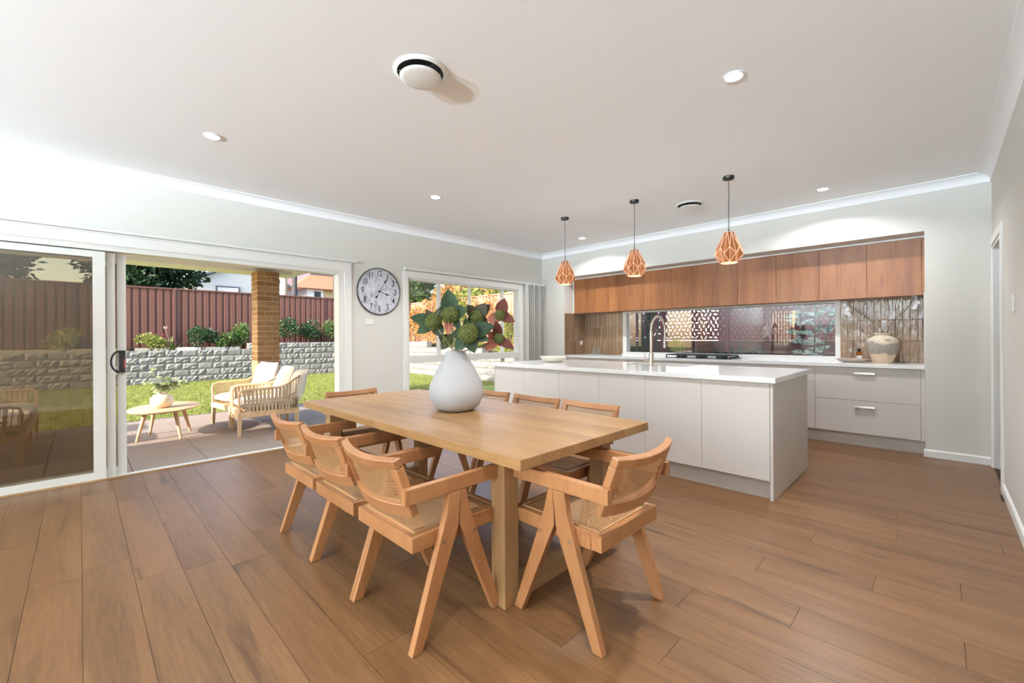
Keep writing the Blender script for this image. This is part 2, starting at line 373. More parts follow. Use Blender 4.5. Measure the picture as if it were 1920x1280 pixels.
# ------------------------------------------------------------------ dining window with transom
w1 = empty('window_1', (XL, WY0, 0), 0, 'white framed dining window with a transom above the lower pane', None, None, 'structure')
def wbox(name, m, *bs, par=w1, bevel=.002):
    mb = MB()
    for b in bs: mb.box(b[0], b[1], b[2] - WY0, b[3] - WY0, b[4], b[5])
    return mb.build(name, m, par, bevel=bevel)
wbox('window_frame', M['alu'], (-.11, .004, WY0, WY0 + .035, WZ0, WZ1), (-.11, .004, WY1 - .03, WY1, WZ0, WZ1), (-.11, .004, WY0 + .035, WY1 - .03, WZ1 - .03, WZ1), (-.11, .004, WY0 + .035, WY1 - .03, WZ0, WZ0 + .04))
wbox('transom', M['alu'], (-.10, .0, WY0 + .035, WY1 - .03, .875, .975))
wbox('mullion', M['alu'], (-.075, -.035, 3.712, 3.765, .975, WZ1 - .03)); wbox('mullion', M['alu'], (-.075, -.035, 4.31, 4.34, .975, WZ1 - .03)); wbox('mullion', M['alu'], (-.075, -.035, 5.01, 5.065, .24, WZ1 - .03))
for a, b in ((WY0 + .03, 3.715), (3.76, 4.315), (4.335, 5.015), (5.06, WY1 - .025)): wbox('pane', M['glass'], (-.058, -.052, a, b, .97, WZ1 - .025), bevel=0)
for a, b in ((WY0 + .03, 5.015), (5.06, WY1 - .025)): wbox('pane', M['glass'], (-.058, -.052, a, b, .235, .88), bevel=0)
wbox('architrave', M['trim'], (0, .022, WY0 - .06, WY0 + .006, WZ0 - .06, WZ1 + .085), (0, .022, WY1 - .006, WY1 + .06, WZ0 - .06, WZ1 + .085), (0, .022, WY0 + .006, WY1 - .006, WZ1 - .005, WZ1 + .085), (0, .022, WY0 + .006, WY1 - .006, WZ0 - .06, WZ0 + .006), bevel=.004)
# ------------------------------------------------------------------ kitchen splashback window
w2 = empty('window_2', (KX0, YW, 0), 0, 'wide frameless-look splashback window behind the cooktop', None, None, 'structure')
kb = MB()
def k2(mb, x0, x1, y0, y1, z0, z1): return mb.box(x0 - KX0, x1 - KX0, y0 - YW, y1 - YW, z0, z1)
k2(kb, KX0, KX0 + .075, YW - .005, YW + .09, KZ0, KZ1); k2(kb, KX1 - .05, KX1, YW - .005, YW + .09, KZ0, KZ1); k2(kb, KX0 + .075, KX1 - .05, YW - .005, YW + .09, KZ0, KZ0 + .035); k2(kb, KX0 + .075, KX1 - .05, YW - .005, YW + .09, KZ1 - .03, KZ1)
kb.build('window_frame', M['alu'], w2, bevel=.003)
k2(MB(), KX0 + .07, KX1 - .045, YW + .045, YW + .051, KZ0 + .03, KZ1 - .025).build('pane', M['glass'], w2)
k2(MB(), KX0 - .02, KX1 + .02, YW - .012, YW + .02, .913, KZ0 + .002).build('window_sill', M['quartz'], w2)
# ------------------------------------------------------------------ rear window (seen reflected in the kitchen glass)
w3 = empty('window_3', (RX0, YR, 0), 0, 'small rear window hung with vertical blinds', None, None, 'structure')
rb = MB().box(0, .04, -.11, 0, RZ0, RZ1).box(RX1 - RX0 - .04, RX1 - RX0, -.11, 0, RZ0, RZ1).box(.04, RX1 - RX0 - .04, -.11, 0, RZ0, RZ0 + .04).box(.04, RX1 - RX0 - .04, -.11, 0, RZ1 - .04, RZ1).box(-.06, 0, 0, .02, RZ0 - .06, RZ1 + .06).box(RX1 - RX0, RX1 - RX0 + .06, 0, .02, RZ0 - .06, RZ1 + .06).box(0, RX1 - RX0, 0, .02, RZ1, RZ1 + .06).box(0, RX1 - RX0, 0, .02, RZ0 - .06, RZ0)
rb.build('window_frame', M['trim'], w3); MB().box(.03, RX1 - RX0 - .03, -.06, -.054, RZ0 + .03, RZ1 - .03).build('pane', M['glass'], w3)
M['blind'] = plain('blind_fabric', (.82, .81, .77, 1), .8)
for i in range(8):
    x = .06 + i * .098; MB().bar((x, .06, RZ0 - .02), (x, .06, RZ1 + .02), .089, .002, up=(math.cos(R(40)), math.sin(R(40)), 0)).build('slat', M['blind'], w3)
# ------------------------------------------------------------------ stacked vertical blinds beside the dining window
vb = empty('vertical_blinds', (XL, 5.5, 0), 0, 'pale grey vertical blinds drawn into a stack beside the dining window', 'blinds')
MB().box(.024, .075, WY0 - .06 - 5.5, 5.99 - 5.5, 2.155, 2.185).build('head_rail', M['alu'], vb, bevel=.003)
for i in range(9):
    y = 5.52 + i * .052 - 5.5
    MB().bar((.075, y, .06), (.075, y, 2.155), .1, .003, up=(math.sin(R(12 + (i % 3) * 7)), math.cos(R(12 + (i % 3) * 7)), 0)).build('slat', M['blind'], vb)
rail = MB().box(.024, .07, DY0 - .1 - 2.4, .06, 2.16, 2.185); o = rail.build('blind_rail', M['alu'], None, bevel=.003); o.location = (XL, 2.36, 0)
tag(o, 'slim white blind rail mounted above the sliding door', 'blind rail')

# ------------------------------------------------------------------ lamps behind the viewpoint: one reflected in the kitchen window, two added as fill
shade_m = NT('lamp_shade_linen'); shade_m.set(Base_Color=(.85, .82, .76, 1), Roughness=.8); _tr = shade_m.new('ShaderNodeBsdfTranslucent', Color=(.95, .92, .86, 1)); _mx = shade_m.new('ShaderNodeMixShader'); _mx.inputs[0].default_value = .3
shade_m.k(shade_m.b.outputs[0], _mx.inputs[1]); shade_m.k(_tr.outputs[0], _mx.inputs[2]); shade_m.k(_mx.outputs[0], shade_m.o.inputs[0])
def floor_or_fill_lamp(x, y, label, k=1.0):
    t = empty('floor_or_fill_lamp', (x, y, 0), 0, label, 'floor lamp', 'floor lamps in the living area')
    MB().lathe([(0, 0), (.15, 0), (.15, .012), (.03, .03), (.012, .05)], 32).build('base', M['black'], t, smooth=True); MB().tube([(0, 0, .03), (0, 0, 1.30)], .011, 12).build('pole', M['black'], t, smooth=True)
    MB().lathe([(.24, 1.18), (.15, 1.62), (.148, 1.62), (.237, 1.18)], 40, caps=False).build('shade', shade_m.m, t, smooth=True)
    MB().lathe([(0, 1.30), (.02, 1.30), (.05, 1.37), (.055, 1.41), (.03, 1.455), (0, 1.46)], 20).build('bulb', emis('lamp_bulb', (1, .95, .88, 1), 20), t, smooth=True)
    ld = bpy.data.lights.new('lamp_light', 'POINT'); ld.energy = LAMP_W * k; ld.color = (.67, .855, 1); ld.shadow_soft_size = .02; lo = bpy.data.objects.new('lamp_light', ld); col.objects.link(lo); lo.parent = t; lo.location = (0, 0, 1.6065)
floor_or_fill_lamp(-4.75, -5.6, 'floor lamp with a conical linen shade near the rear window', .03); floor_or_fill_lamp(-.8, -6.2, 'added fill lamp with a conical linen shade in the rear corner by the doorway wall', 1.9); floor_or_fill_lamp(-2.2, -6.4, 'added fill lamp with a conical linen shade in the middle of the rear wall', 1.5)
# ------------------------------------------------------------------ splashback tiles (pieces of the kitchen wall)
wb = bpy.data.objects['wall_back']
TH, TZ0 = .245, .913
def tiles(n, axis, a0, a1, fixedc, face):
    w = (a1 - a0) / n
    me = None
    for r in range(3):
        for i in range(n):
            c = a0 + (i + .5) * w; zc = TZ0 + (r + .5) * TH
            if axis == 'x':
                key = ('tx', round(w, 4))
                if key not in PM: PM[key] = MB().box(-w / 2 + .0015, w / 2 - .0015, -.004, .004, -TH / 2 + .0015, TH / 2 - .0015).mesh('tile', M['tile'], bevel=.0016, seg=1)
                o = link('tile', PM[key], wb, (c, fixedc, zc))
                o.rotation_euler = (R(rng.uniform(-.5, .5)), 0, R(rng.uniform(-1.2, 1.2)))
            else:
                key = ('ty', round(w, 4))
                if key not in PM: PM[key] = MB().box(-.004, .004, -w / 2 + .0015, w / 2 - .0015, -TH / 2 + .0015, TH / 2 - .0015).mesh('tile', M['tile'], bevel=.0016, seg=1)
                link('tile', PM[key], wb, (fixedc, c, zc))
tiles(12, 'x', AX0 + .008, KX0 - .004, YW - .005, -1)
tiles(12, 'x', KX1 + .004, AX1 - .002, YW - .005, -1)
tiles(9, 'y', YB + .02, YW - .01, AX0 + .005, 1)
g = MB().box(AX0, KX0 - .002, YW - .003, YW, TZ0, TZ0 + 3 * TH).box(KX1 + .002, AX1, YW - .003, YW, TZ0, TZ0 + 3 * TH).box(AX0, AX0 + .003, YB + .018, YW - .003, TZ0, TZ0 + 3 * TH)
g.build('grout', M['grout'], wb)
MB().box(AX1 - .006, AX1, YB, YB + .02, .913, 1.65).build('edge_trim', M['trim'], wb)
# ------------------------------------------------------------------ base cabinets along the alcove
BZ0, BZ1, BY = .14, .872, 6.062
def cab_body(x0, x1, y0, y1, z0, z1, par, m): return MB().box(x0, x1, y0, y1, z0, z1).build('carcass', m, par)
def handle(par, x, z, y, L=.178, m=None):
    return MB().box(x - L / 2, x + L / 2, y - .022, y - .002, z - .004, z + .006).box(x - L / 2, x + L / 2, y - .024, y - .018, z - .014, z + .006).build('handle', m or M['chrome'], par, bevel=.0015)
gap = .0015
def base_unit(x0, x1, drawers, label, handles=True):
    cx = (x0 + x1) / 2
    t = empty('base_cabinet', (cx, BY, 0), 0, label, 'cabinet', 'kitchen base cabinets')
    cab_body(x0 - cx + .001, x1 - cx - .001, .019, .55, BZ0, BZ1, t, M['cab'])
    z = BZ1
    for a, b, hz in drawers:
        d = MB().box(x0 - cx + gap, x1 - cx - gap, 0, .018, a + gap, b - gap).build('drawer', M['cab'], t, bevel=.001)
        if handles and hz: handle(d, (0 if x1 - x0 > .8 else .12), hz, 0)
    return t
base_unit(-1.036, -.137, [(.505, .868, .81), (.14, .505, .44)], 'wide two-drawer base cabinet under the tall grey urn')
base_unit(-1.94, -1.036, [(.687, .868, 0), (.412, .687, 0), (.14, .412, 0)], 'three-drawer base cabinet next to the two-drawer one', False)
base_unit(-2.868, -1.94, [(.505, .868, 0), (.14, .505, 0)], 'base cabinet directly beneath the cooktop', False)
base_unit(-3.77, -2.868, [(.505, .868, 0), (.14, .505, 0)], 'base cabinet behind the island tap', False)
base_unit(-4.685, -3.77, [(.505, .868, 0), (.14, .505, 0)], 'base cabinet at the end by the tiled corner', False)
o = MB().box(-.0145, .0145, 0, .5, -.372, .36).build('filler_panel', M['cab'], None, loc=(-.1215, BY + .001, .512)); tag(o, 'narrow grey filler strip between base cabinet and white wall', 'filler panel')
o = MB().box(AX0 + .002, AX1 - .002, 0, .015, 0, .138).build('kickboard', M['kick'], None, loc=(0, 6.105, .0005)); tag(o, 'long grey kickboard under the alcove base cabinets', 'kickboard')
bt = MB().box(AX0 + .001, AX1 - .001, 6.03, YW - .012, .873, .913).build('back_benchtop', M['quartz'], None, bevel=.002)
tag(bt, 'long white stone benchtop running under the splashback window', 'benchtop')
# ------------------------------------------------------------------ upper cabinets
UE = [-4.668, -4.212, -3.758, -3.305, -2.853, -2.391, -1.936, -1.481, -1.0276, -.5826, -.1304]
UY, UZ0, UZ1 = 6.285, 1.648, 2.252
ulab = ['in the tiled corner', 'second from the tiled corner', 'third from the tiled corner', 'fourth from the tiled corner', 'fifth from the tiled corner', 'sixth from the tiled corner',
        'third from the doorway side plus one', 'third from the doorway end', 'second from the doorway end', 'above the tall grey urn']
ulab[6] = 'fourth from the doorway end'
for i in range(10):
    a, b = UE[i], UE[i + 1]; cx = (a + b) / 2
    t = empty('upper_cabinet', (cx, UY, UZ0), 0, 'walnut-veneer overhead cabinet, ' + ulab[i], 'cabinet', 'walnut overhead cabinets')
    MB().box(a - cx + .0005, b - cx - .0005, .0195, YW - UY - .012, .012, UZ1 - UZ0).build('carcass', M['walnut'], t)
    MB().box(a - cx + .0016, b - cx - .0016, 0, .018, 0, UZ1 - UZ0).build('door', M['walnut'], t, bevel=.001)
o = MB().box(-.0115, .0115, 0, .3, 0, .604).build('filler_panel', M['walnut'], None, loc=(-.1176, UY + .001, UZ0)); tag(o, 'narrow walnut strip closing the overhead cabinets against the wall', 'filler panel')
o = MB().box(AX0 + .001, AX1 - .001, 0, .32, 0, .018).build('cabinet_head_strip', M['trim'], None, loc=(0, UY - .01, UZ1 + .001)); tag(o, 'thin white strip along the top of the overhead cabinets', 'trim strip')
o = MB().box(-.0105, .0105, 0, .3, 0, .604).build('filler_panel', M['trim'], None, loc=(AX0 + .011, UY + .001, UZ0)); tag(o, 'thin white strip beside the corner overhead cabinet', 'filler panel')
# ------------------------------------------------------------------ island
IX0, IX1, IY0, IY1 = -3.90, -.854, 3.587, 4.80
ID = [-3.887, -3.387, -2.884, -2.387, -1.892, -1.393, -.896]
IYF = 3.607
for i in range(6):
    a, b = ID[i], ID[i + 1]; cx = (a + b) / 2
    lab = ['first from the window', 'second from the window', 'third from the window', 'third from the doorway side', 'second from the doorway side', 'beside the end panel'][i]
    t = empty('island_cabinet', (cx, IYF, 0), 0, 'pale grey island cupboard facing the dining table, ' + lab, 'cabinet', 'island cupboards')
    hz = .70 if 2 <= i <= 4 else .872
    MB().box(a - cx + .0005, b - cx - .0005, .019, .55, .14, .872).build('carcass', M['cab'], t)
    MB().box(a - cx + .0012, b - cx - .0012, 0, .018, .142, .869).build('door', M['cab'], t, bevel=.001)
for i, (a, b) in enumerate(((-3.887, -2.60), (-1.80, -.896))):
    t = empty('island_drawer_unit', ((a + b) / 2, 4.77, 0), 0, ['grey island cupboard on the kitchen side toward the window', 'grey island cupboard on the kitchen side toward the doorway'][i], 'cabinet')
    h = (b - a) / 2; MB().box(-h, h, -.595, -.019, .14, .872).build('carcass', M['cab'], t)
    for k in (-1, 0): MB().box(k * h + .0012, (k + 1) * h - .0012, -.018, 0, .142, .869).build('door', M['cab'], t, bevel=.001)
t = empty('sink_cupboard', (-2.2, 4.77, 0), 0, 'grey island cupboard under the sink', 'cabinet'); MB().box(-.398, .398, -.2, -.019, .14, .60).build('carcass', M['cab'], t)
for k in (-1, 0): MB().box(k * .398 + .0012, (k + 1) * .398 - .0012, -.018, 0, .142, .869).build('door', M['cab'], t, bevel=.001)
o = MB().box(-.010, .010, 0, 1.165, 0, .872).build('end_panel', M['cab'], None, bevel=.001, loc=(-.884, 3.606, .0005)); tag(o, 'grey end panel of the island nearest the doorway', 'end panel')
o = MB().box(-.005, .005, 0, 1.165, 0, .872).build('end_panel', M['cab'], None, bevel=.001, loc=(-3.893, 3.606, .0005)); tag(o, 'grey end panel of the island nearest the window', 'end panel')
o = MB().box(-3.886, -.896, 0, .015, 0, .139).build('kickboard', M['kick'], None, loc=(0, 3.655, .0005)); tag(o, 'recessed grey kickboard under the island', 'kickboard')
SX0, SX1, SY0, SY1 = -2.56, -1.84, 4.36, 4.72
# one clean slab with a sink cut-out
vs = [(IX0, IY0), (IX1, IY0), (IX1, IY1), (IX0, IY1), (SX0, SY0), (SX1, SY0), (SX1, SY1), (SX0, SY1)]
ib = MB(); n8 = [(x, y, .913) for x, y in vs] + [(x, y, .873) for x, y in vs]
fs = []
for i in range(4):
    j = (i + 1) % 4; fs += [(i, j, 4 + j, 4 + i), (8 + i, 8 + j, 12 + j, 12 + i), (i, j, 8 + j, 8 + i), (4 + i, 4 + j, 12 + j, 12 + i)]
ib.add(n8, fs); it = ib.build('island_benchtop', M['quartz'], None, bevel=.002); tag(it, 'white stone benchtop of the kitchen island with a sink cut-out', 'benchtop')
t = empty('sink', ((SX0 + SX1) / 2, (SY0 + SY1) / 2, .68), 0, 'stainless undermount sink set into the island benchtop', 'sink')
a, b = (SX1 - SX0) / 2 + .004, (SY1 - SY0) / 2 + .004
MB().add([(-a, -b, .190), (a, -b, .190), (a, b, .190), (-a, b, .190), (-a + .02, -b + .02, 0), (a - .02, -b + .02, 0), (a - .02, b - .02, 0), (-a + .02, b - .02, 0)], [(4, 5, 6, 7), (0, 1, 5, 4), (1, 2, 6, 5), (2, 3, 7, 6), (3, 0, 4, 7)]).build('basin', M['steel'], t)
MB().lathe([(.0, .002), (.045, .002), (.045, .006), (.03, .004), (0, .004)], 20).build('drain', M['chrome'], t)
# ------------------------------------------------------------------ island tap
t = empty('kitchen_tap', (-2.19, 4.315, .913), R(-42), 'tall brushed-nickel spring tap rising from the island', 'tap')
MB().lathe([(.028, 0), (.028, .006), (.024, .010), (.024, .13), (.022, .135), (.0165, .14), (.0165, .30), (.0185, .302), (.0185, .335), (.0165, .337), (.0165, .37)], 24).build('column', M['steel'], t, smooth=True)
arc = [(0, .075 - .075 * math.cos(math.pi * i / 16), .37 + .155 * math.sin(math.pi * i / 16)) for i in range(17)]
arc = [(0, 0, .30)] + arc + [(0, .149, .31), (0, .146, .27)]
hs = MB().tube(arc, .009, 10).build('hose', M['steel'], t, smooth=True)
sp = MB()
for i in range(30):
    u = i / 29 * math.pi; c = Vector((0, .075 - .075 * math.cos(u), .37 + .155 * math.sin(u))); d = Vector((0, math.sin(u) * .075, .155 * math.cos(u))).normalized(); n1 = Vector((1, 0, 0)); n2 = d.cross(n1)
    sp.tube([c + (n1 * math.cos(2 * math.pi * k / 10) + n2 * math.sin(2 * math.pi * k / 10)) * .0125 for k in range(10)], .0028, 5, closed=True)
sp.build('spring', M['steel'], hs, smooth=True)
MB().lathe([(.010, .0), (.0145, .004), (.0145, .075), (.011, .08), (.011, .092), (.016, .094), (.016, .108), (.010, .112)], 18, (0, .146, .185)).build('spray_head', M['steel'], t, smooth=True)
MB().tube([(0, -.02, .055), (0, -.075, .055)], .013, 12).tube([(0, -.068, .055), (0, -.068, .135)], .005, 10).build('lever', M['steel'], t, smooth=True)
# ------------------------------------------------------------------ cooktop
t = empty('gas_cooktop', (-2.42, 6.33, .913), 0, 'black gas cooktop with cast-iron trivets on the back benchtop', 'cooktop')
MB().box(-.45, .45, -.235, .235, .0005, .009).build('hob_plate', plain('black_glass', (.02, .02, .025, 1), .12), t, bevel=.002)
for k, (x, y, r) in enumerate(((-.31, .09, .045), (-.31, -.1, .035), (0, 0, .065), (.27, .09, .045), (.27, -.1, .035))):
    MB().lathe([(r, .009), (r, .02), (r * .8, .026), (r * .8, .032), (0, .034)], 20, (x, y, 0)).build('burner', M['iron'], t, smooth=True)
for k, x in enumerate((-.31, -.01, .26)):
    g = MB(); w = .14
    for s in (-1, 1):
        g.bar((x - w, s * .20, .045), (x + w, s * .20, .045), .012, .014); g.bar((x + s * w, -.2, .045), (x + s * w, .2, .045), .012, .014)
        for q in (-1, 1): g.bar((x + s * w, q * .2, .009), (x + s * w, q * .2, .05), .014, .014, up=(1, 0, 0))
        g.bar((x - w, s * .095, .047), (x + w, s * .095, .047), .010, .012)
    g.bar((x, -.2, .047), (x, .2, .047), .010, .012)
    g.build('trivet', M['iron'], t, bevel=.002)
for k in range(5): MB().lathe([(.019, .009), (.019, .018), (.015, .034), (0, .036)], 16, (.425, -.16 + k * .075, 0)).build('knob', M['iron'], t, smooth=True)
# ------------------------------------------------------------------ things on the benches
t = empty('serving_bowl', (-3.42, 4.18, .913), R(20), 'shallow cream ceramic bowl with lug handles on the island', 'bowl')
cream = plain('cream_glaze', lin(228, 220, 205), .3, noise=.06, nscale=12)
MB().lathe([(0, .001), (.10, .001), (.115, .012), (.155, .05), (.172, .066), (.168, .070), (.150, .054), (.11, .018), (0, .012)], 40).build('dish', cream, t, smooth=True)
for s in (-1, 1): MB().box(s * .165 - .012, s * .165 + .012, -.025, .025, .062, .078).build('lug', cream if s < 0 else plain('dark_lug', lin(110, 104, 98), .4), t, bevel=.005)
t = empty('glass_tray', (-4.28, 6.37, .913), 0, 'small white tray holding the two glass bottles', 'tray'); MB().lathe([(0, .0005), (.125, .0005), (.135, .012), (.130, .012), (.12, .006), (0, .006)], 40).build('plate', M['white_ceramic'], t, smooth=True)
clear = glass('clear_bottle_glass', (.93, .95, .94, 1), 1.0, 1.6)
for x, y, h, nm in ((-4.315, 6.375, .18, 'clear glass bottle on the tray closer to the tiled corner'), (-4.225, 6.385, .20, 'clear glass bottle on the tray closer to the window')):
    t = empty('glass_bottle', (x, y, .9205), 0, nm, 'bottle', 'glass bottles on the tray')
    MB().lathe([(0, 0), (.034, 0), (.036, .006), (.036, h * .6), (.018, h * .76), (.016, h * .9), (.02, h * .91), (.02, h * .93), (.014, h * .93), (.014, h * .76), (.032, h * .58), (.032, .01), (0, .01)], 28).build('body', clear, t, smooth=True)
    MB().lathe([(0, h * .935), (.018, h * .935), (.024, h * .99), (.012, h * 1.08), (0, h * 1.1)], 20).build('stopper', clear, t, smooth=True)
t = empty('stone_dish', (-.72, 6.36, .913), R(8), 'long grey-brown scalloped stone dish under the amber bottle', 'dish')
stone = plain('pale_stone', lin(176, 160, 145), .6, noise=.15, nscale=25, bump=.3)
sd = MB(); nn = 36; prof = [(0, .001), (.55, .001), (.8, .012), (1.0, .038), (.96, .042), (.75, .02), (0, .012)]
vv = []; ff = []
for r_, z in prof:
    for k in range(nn):
        a = 2 * math.pi * k / nn; w = 1 + (.06 * math.cos(9 * a) if r_ > .7 else 0); vv.append((.155 * r_ * w * math.cos(a), .085 * r_ * w * math.sin(a), z))
for i in range(len(prof) - 1):
    for k in range(nn): ff.append((i * nn + k, i * nn + (k + 1) % nn, (i + 1) * nn + (k + 1) % nn, (i + 1) * nn + k))
sd.add(vv, ff).build('dish_body', stone, t, smooth=True)
t = empty('amber_bottle', (-.675, 6.49, .913), R(12), 'small amber glass bottle with black cap and white paper label', 'bottle')
amber = NT('amber_glass'); amber.set(Base_Color=lin(190, 105, 20), Roughness=.05, Transmission_Weight=.6, IOR=1.4)
MB().box(-.026, .026, -.02, .02, .0005, .118).build('body', amber.m, t, bevel=.008, seg=3)
MB().lathe([(.012, .117), (.012, .128), (.017, .128), (.017, .158), (0, .158)], 20).build('cap', M['black'], t, smooth=True)
MB().box(-.0245, .0245, -.0212, -.0200, .012, .075).build('paper_label', plain('label_paper', (.85, .86, .88, 1), .6), t)
for k in range(3): MB().box(-.015, .015 - k * .006, -.0216, -.0212, .055 - k * .010, .057 - k * .010).build('printed_line', plain('label_ink', (.45, .47, .5, 1), .6), t)
# tall urn with blossom branches
t = empty('urn', (-.455, 6.37, .913), R(30), 'weathered cream urn with a rough grey band on the back benchtop', 'urn')
um = NT('weathered_urn'); tc = um.coord((1, 1, 1)); sep = um.new('ShaderNodeSeparateXYZ'); um.k(tc, sep.inputs[0]); nz = um.noise(tc, 9, 4); ad = um.new('ShaderNodeMath', operation='MULTIPLY_ADD'); ad.inputs[1].default_value = .12
um.k(nz, ad.inputs[0]); um.k(sep.outputs['Z'], ad.inputs[2])
c = um.ramp(ad.outputs[0], [(.155, lin(214, 186, 156)), (.168, lin(136, 124, 114)), (.285, lin(146, 136, 128)), (.30, lin(216, 202, 178))]); n2 = um.noise(tc, 40, 4); c = um.mix(.25, c, um.ramp(n2, [(.3, lin(110, 98, 88)), (.7, lin(225, 210, 190))])); um.bump(n2, .4, .004); um.set(Base_Color=c, Roughness=.75)
MB().lathe([(0, 0), (.083, 0), (.088, .006), (.105, .06), (.133, .14), (.145, .20), (.143, .235), (.125, .272), (.09, .296), (.072, .304), (.070, .318), (.078, .325), (.078, .333), (.066, .334), (.060, .318), (.06, .300), (.11, .26), (0, .10)], 48).build('body', um.m, t, smooth=True)
for s in (0, 1, 2):
    a = s * 2 * math.pi / 3 + .4; p = Vector((.128 * math.cos(a), .128 * math.sin(a), .262)); tn = Vector((-math.sin(a), math.cos(a), 0)) * .022; ou = Vector((math.cos(a), math.sin(a), .5)) * .012
    MB().tube([p - tn - ou * .5, p - tn * .7 + ou, p + ou * 1.3, p + tn * .7 + ou, p + tn - ou * .5], .006, 8).build('lug', um.m, t, smooth=True)
M['petal'] = leafmat('white_petals', (.85, .84, .84, 1), (.78, .77, .79, 1), .3, .6)
M['moss'] = leafmat('fine_green_needles', lin(110, 105, 60), lin(88, 92, 48), .2, .7)
M['twig'] = plain('twig', lin(96, 78, 55), .7)
def blossom_branch(name, loc, path, label, seed):
    rr = random.Random(seed); t = empty(name, loc, 0, label, 'branch', 'blossom branches in the urn')
    MB().tube(path, .003, 6).build('stem', M['twig'], t, smooth=True)
    nd = MB()
    for k in range(260):
        u = .35 + .62 * rr.random(); q = u * (len(path) - 1); i = min(int(q), len(path) - 2); p = Vector(path[i]).lerp(Vector(path[i + 1]), q - i)
        d = Vector((rr.gauss(0, 1), rr.gauss(0, 1), rr.gauss(0.3, 1))).normalized() * rr.uniform(.025, .055); e = d.cross(Vector((0, 0, 1))).normalized() * .0016
        nd.add([p - e, p + e, p + d], [(0, 1, 2)])
    nd.build('needles', M['moss'], t)
    end = Vector(path[-1])
    for k in range(5):
        fl = MB(); c = end + Vector((rr.gauss(0, .022), rr.gauss(0, .02), -.01 - .03 * k + rr.gauss(0, .008))); ax = Vector((rr.gauss(0, .6), -1, rr.gauss(.2, .4))).normalized(); e1 = ax.cross(Vector((0, 0, 1))).normalized(); e2 = e1.cross(ax)
        for q in range(5):
            a = 2 * math.pi * q / 5; dr = e1 * math.cos(a) + e2 * math.sin(a); sd = ax.cross(dr); L = rr.uniform(.024, .032)
            fl.add([c, c + dr * L * .5 - sd * L * .42 + ax * L * .18, c + dr * L + ax * L * .22, c + dr * L * .5 + sd * L * .42 + ax * L * .18], [(0, 1, 2, 3)])
        fl.build('blossom', M['petal'], t)
blossom_branch('blossom_branch', (-.455, 6.37, .96), [(0, 0, 0), (-.03, 0, .28), (-.09, -.01, .42), (-.20, -.03, .53), (-.275, -.05, .60), (-.30, -.05, .625)], 'branch with white blossoms leaning over the amber bottle', 4)
blossom_branch('blossom_branch', (-.455, 6.37, .96), [(0, 0, 0), (.03, 0, .28), (.09, -.01, .42), (.19, -.03, .53), (.25, -.05, .63), (.265, -.05, .69)], 'branch with white blossoms leaning toward the doorway wall', 5)
# power outlet on the tiled return
t = empty('power_outlet', (AX0 + .0095, 6.515, 1.12), 0, 'small white power outlet on the brown tiles', 'outlet')
MB().box(0, .008, -.036, .036, -.036, .036).build('cover', M['trim'], t, bevel=.004); MB().box(.008, .011, -.02, -.008, .004, .022).build('switch', M['trim'], t, bevel=.001); MB().box(.008, .011, .008, .02, .004, .022).build('switch', M['trim'], t, bevel=.001)
# ------------------------------------------------------------------ downlights
M['lamp'] = emis('downlight_lens', (1, .98, .95, 1), 22)
def downlight(x, y, label, w=None):
    t = empty('downlight', (x, y, ZC), 0, label, 'downlight', 'recessed ceiling downlights')
    MB().lathe([(.044, -.001), (.056, -.001), (.058, -.003), (.056, -.007), (.048, -.008), (.044, -.004)], 28, caps=False).build('trim_ring', M['trim'], t, smooth=True)
    MB().lathe([(0, -.009), (.03, -.0085), (.0465, -.005), (.0465, -.0015), (0, -.0015)], 28).build('lens', M['lamp'], t)
    ld = bpy.data.lights.new('downlight_lamp', 'AREA'); ld.shape = 'DISK'; ld.size = .09; ld.energy = w or DOWN_W; ld.color = (.93, .97, 1); ld.spread = R(145 if y > 5 else 125)
    lo = bpy.data.objects.new('downlight_lamp', ld); col.objects.link(lo); lo.parent = t; lo.location = (0, 0, -.014)
DL = [(-3.845, .704, 'glowing recessed downlight nearest the sliding door'), (-3.838, 2.707, 'glowing recessed downlight above the far end of the dining table'), (-.845, 2.697, 'glowing recessed downlight closest to the doorway wall, over open floor'),
      (-.849, 5.426, 'glowing recessed downlight before the alcove by the doorway'), (-3.869, 5.43, 'glowing recessed downlight before the alcove by the window'),
      (-.845, .70, 'recessed downlight over the living end, level with the table, doorway side'), (-.845, -3.0, 'recessed downlight over the living end near the doorway wall'), (-3.845, -3.0, 'recessed downlight over the living end near the rear window')]
for x, y, l in DL: downlight(x, y, l, DOWN_W * (.85 if y > 5 else .3 if (y < 1 and x < -2) else .6 if y < 1 else 1))
# ------------------------------------------------------------------ ceiling air vents
def vent(x, y, r, label):
    t = empty('ceiling_vent', (x, y, ZC), 0, label, 'air vent', 'round ceiling air vents')
    MB().lathe([(r * 1.0, -.0005), (r * 1.0, -.003), (r * .95, -.008), (r * .89, -.013), (r * .86, -.014), (r * .85, -.012), (r * .86, -.006), (r * .86, -.0005)], 48, caps=False).build('outer_ring', M['trim'], t, smooth=True)
    MB().lathe([(0, -.0008), (r * .86, -.0008), (r * .86, -.003), (0, -.003)], 40).build('plenum', M['dark'], t)
    MB().lathe([(0, -.046), (r * .60, -.045), (r * .74, -.041), (r * .77, -.037), (r * .75, -.034), (0, -.040)], 48).build('disc', M['trim'], t, smooth=True)
    MB().lathe([(.006, -.045), (.006, -.003)], 10).build('spindle', M['chrome'], t)
    for k in range(3):
        a = k * 2.094; MB().bar((0, 0, -.012), (r * .79 * math.cos(a), r * .79 * math.sin(a), -.012), .006, .003).build('bracket', M['chrome'], t)
vent(-2.09, 1.375, .152, 'round white ceiling air vent above the dining table')
vent(-2.03, 4.945, .152, 'round white ceiling air vent between island and alcove')
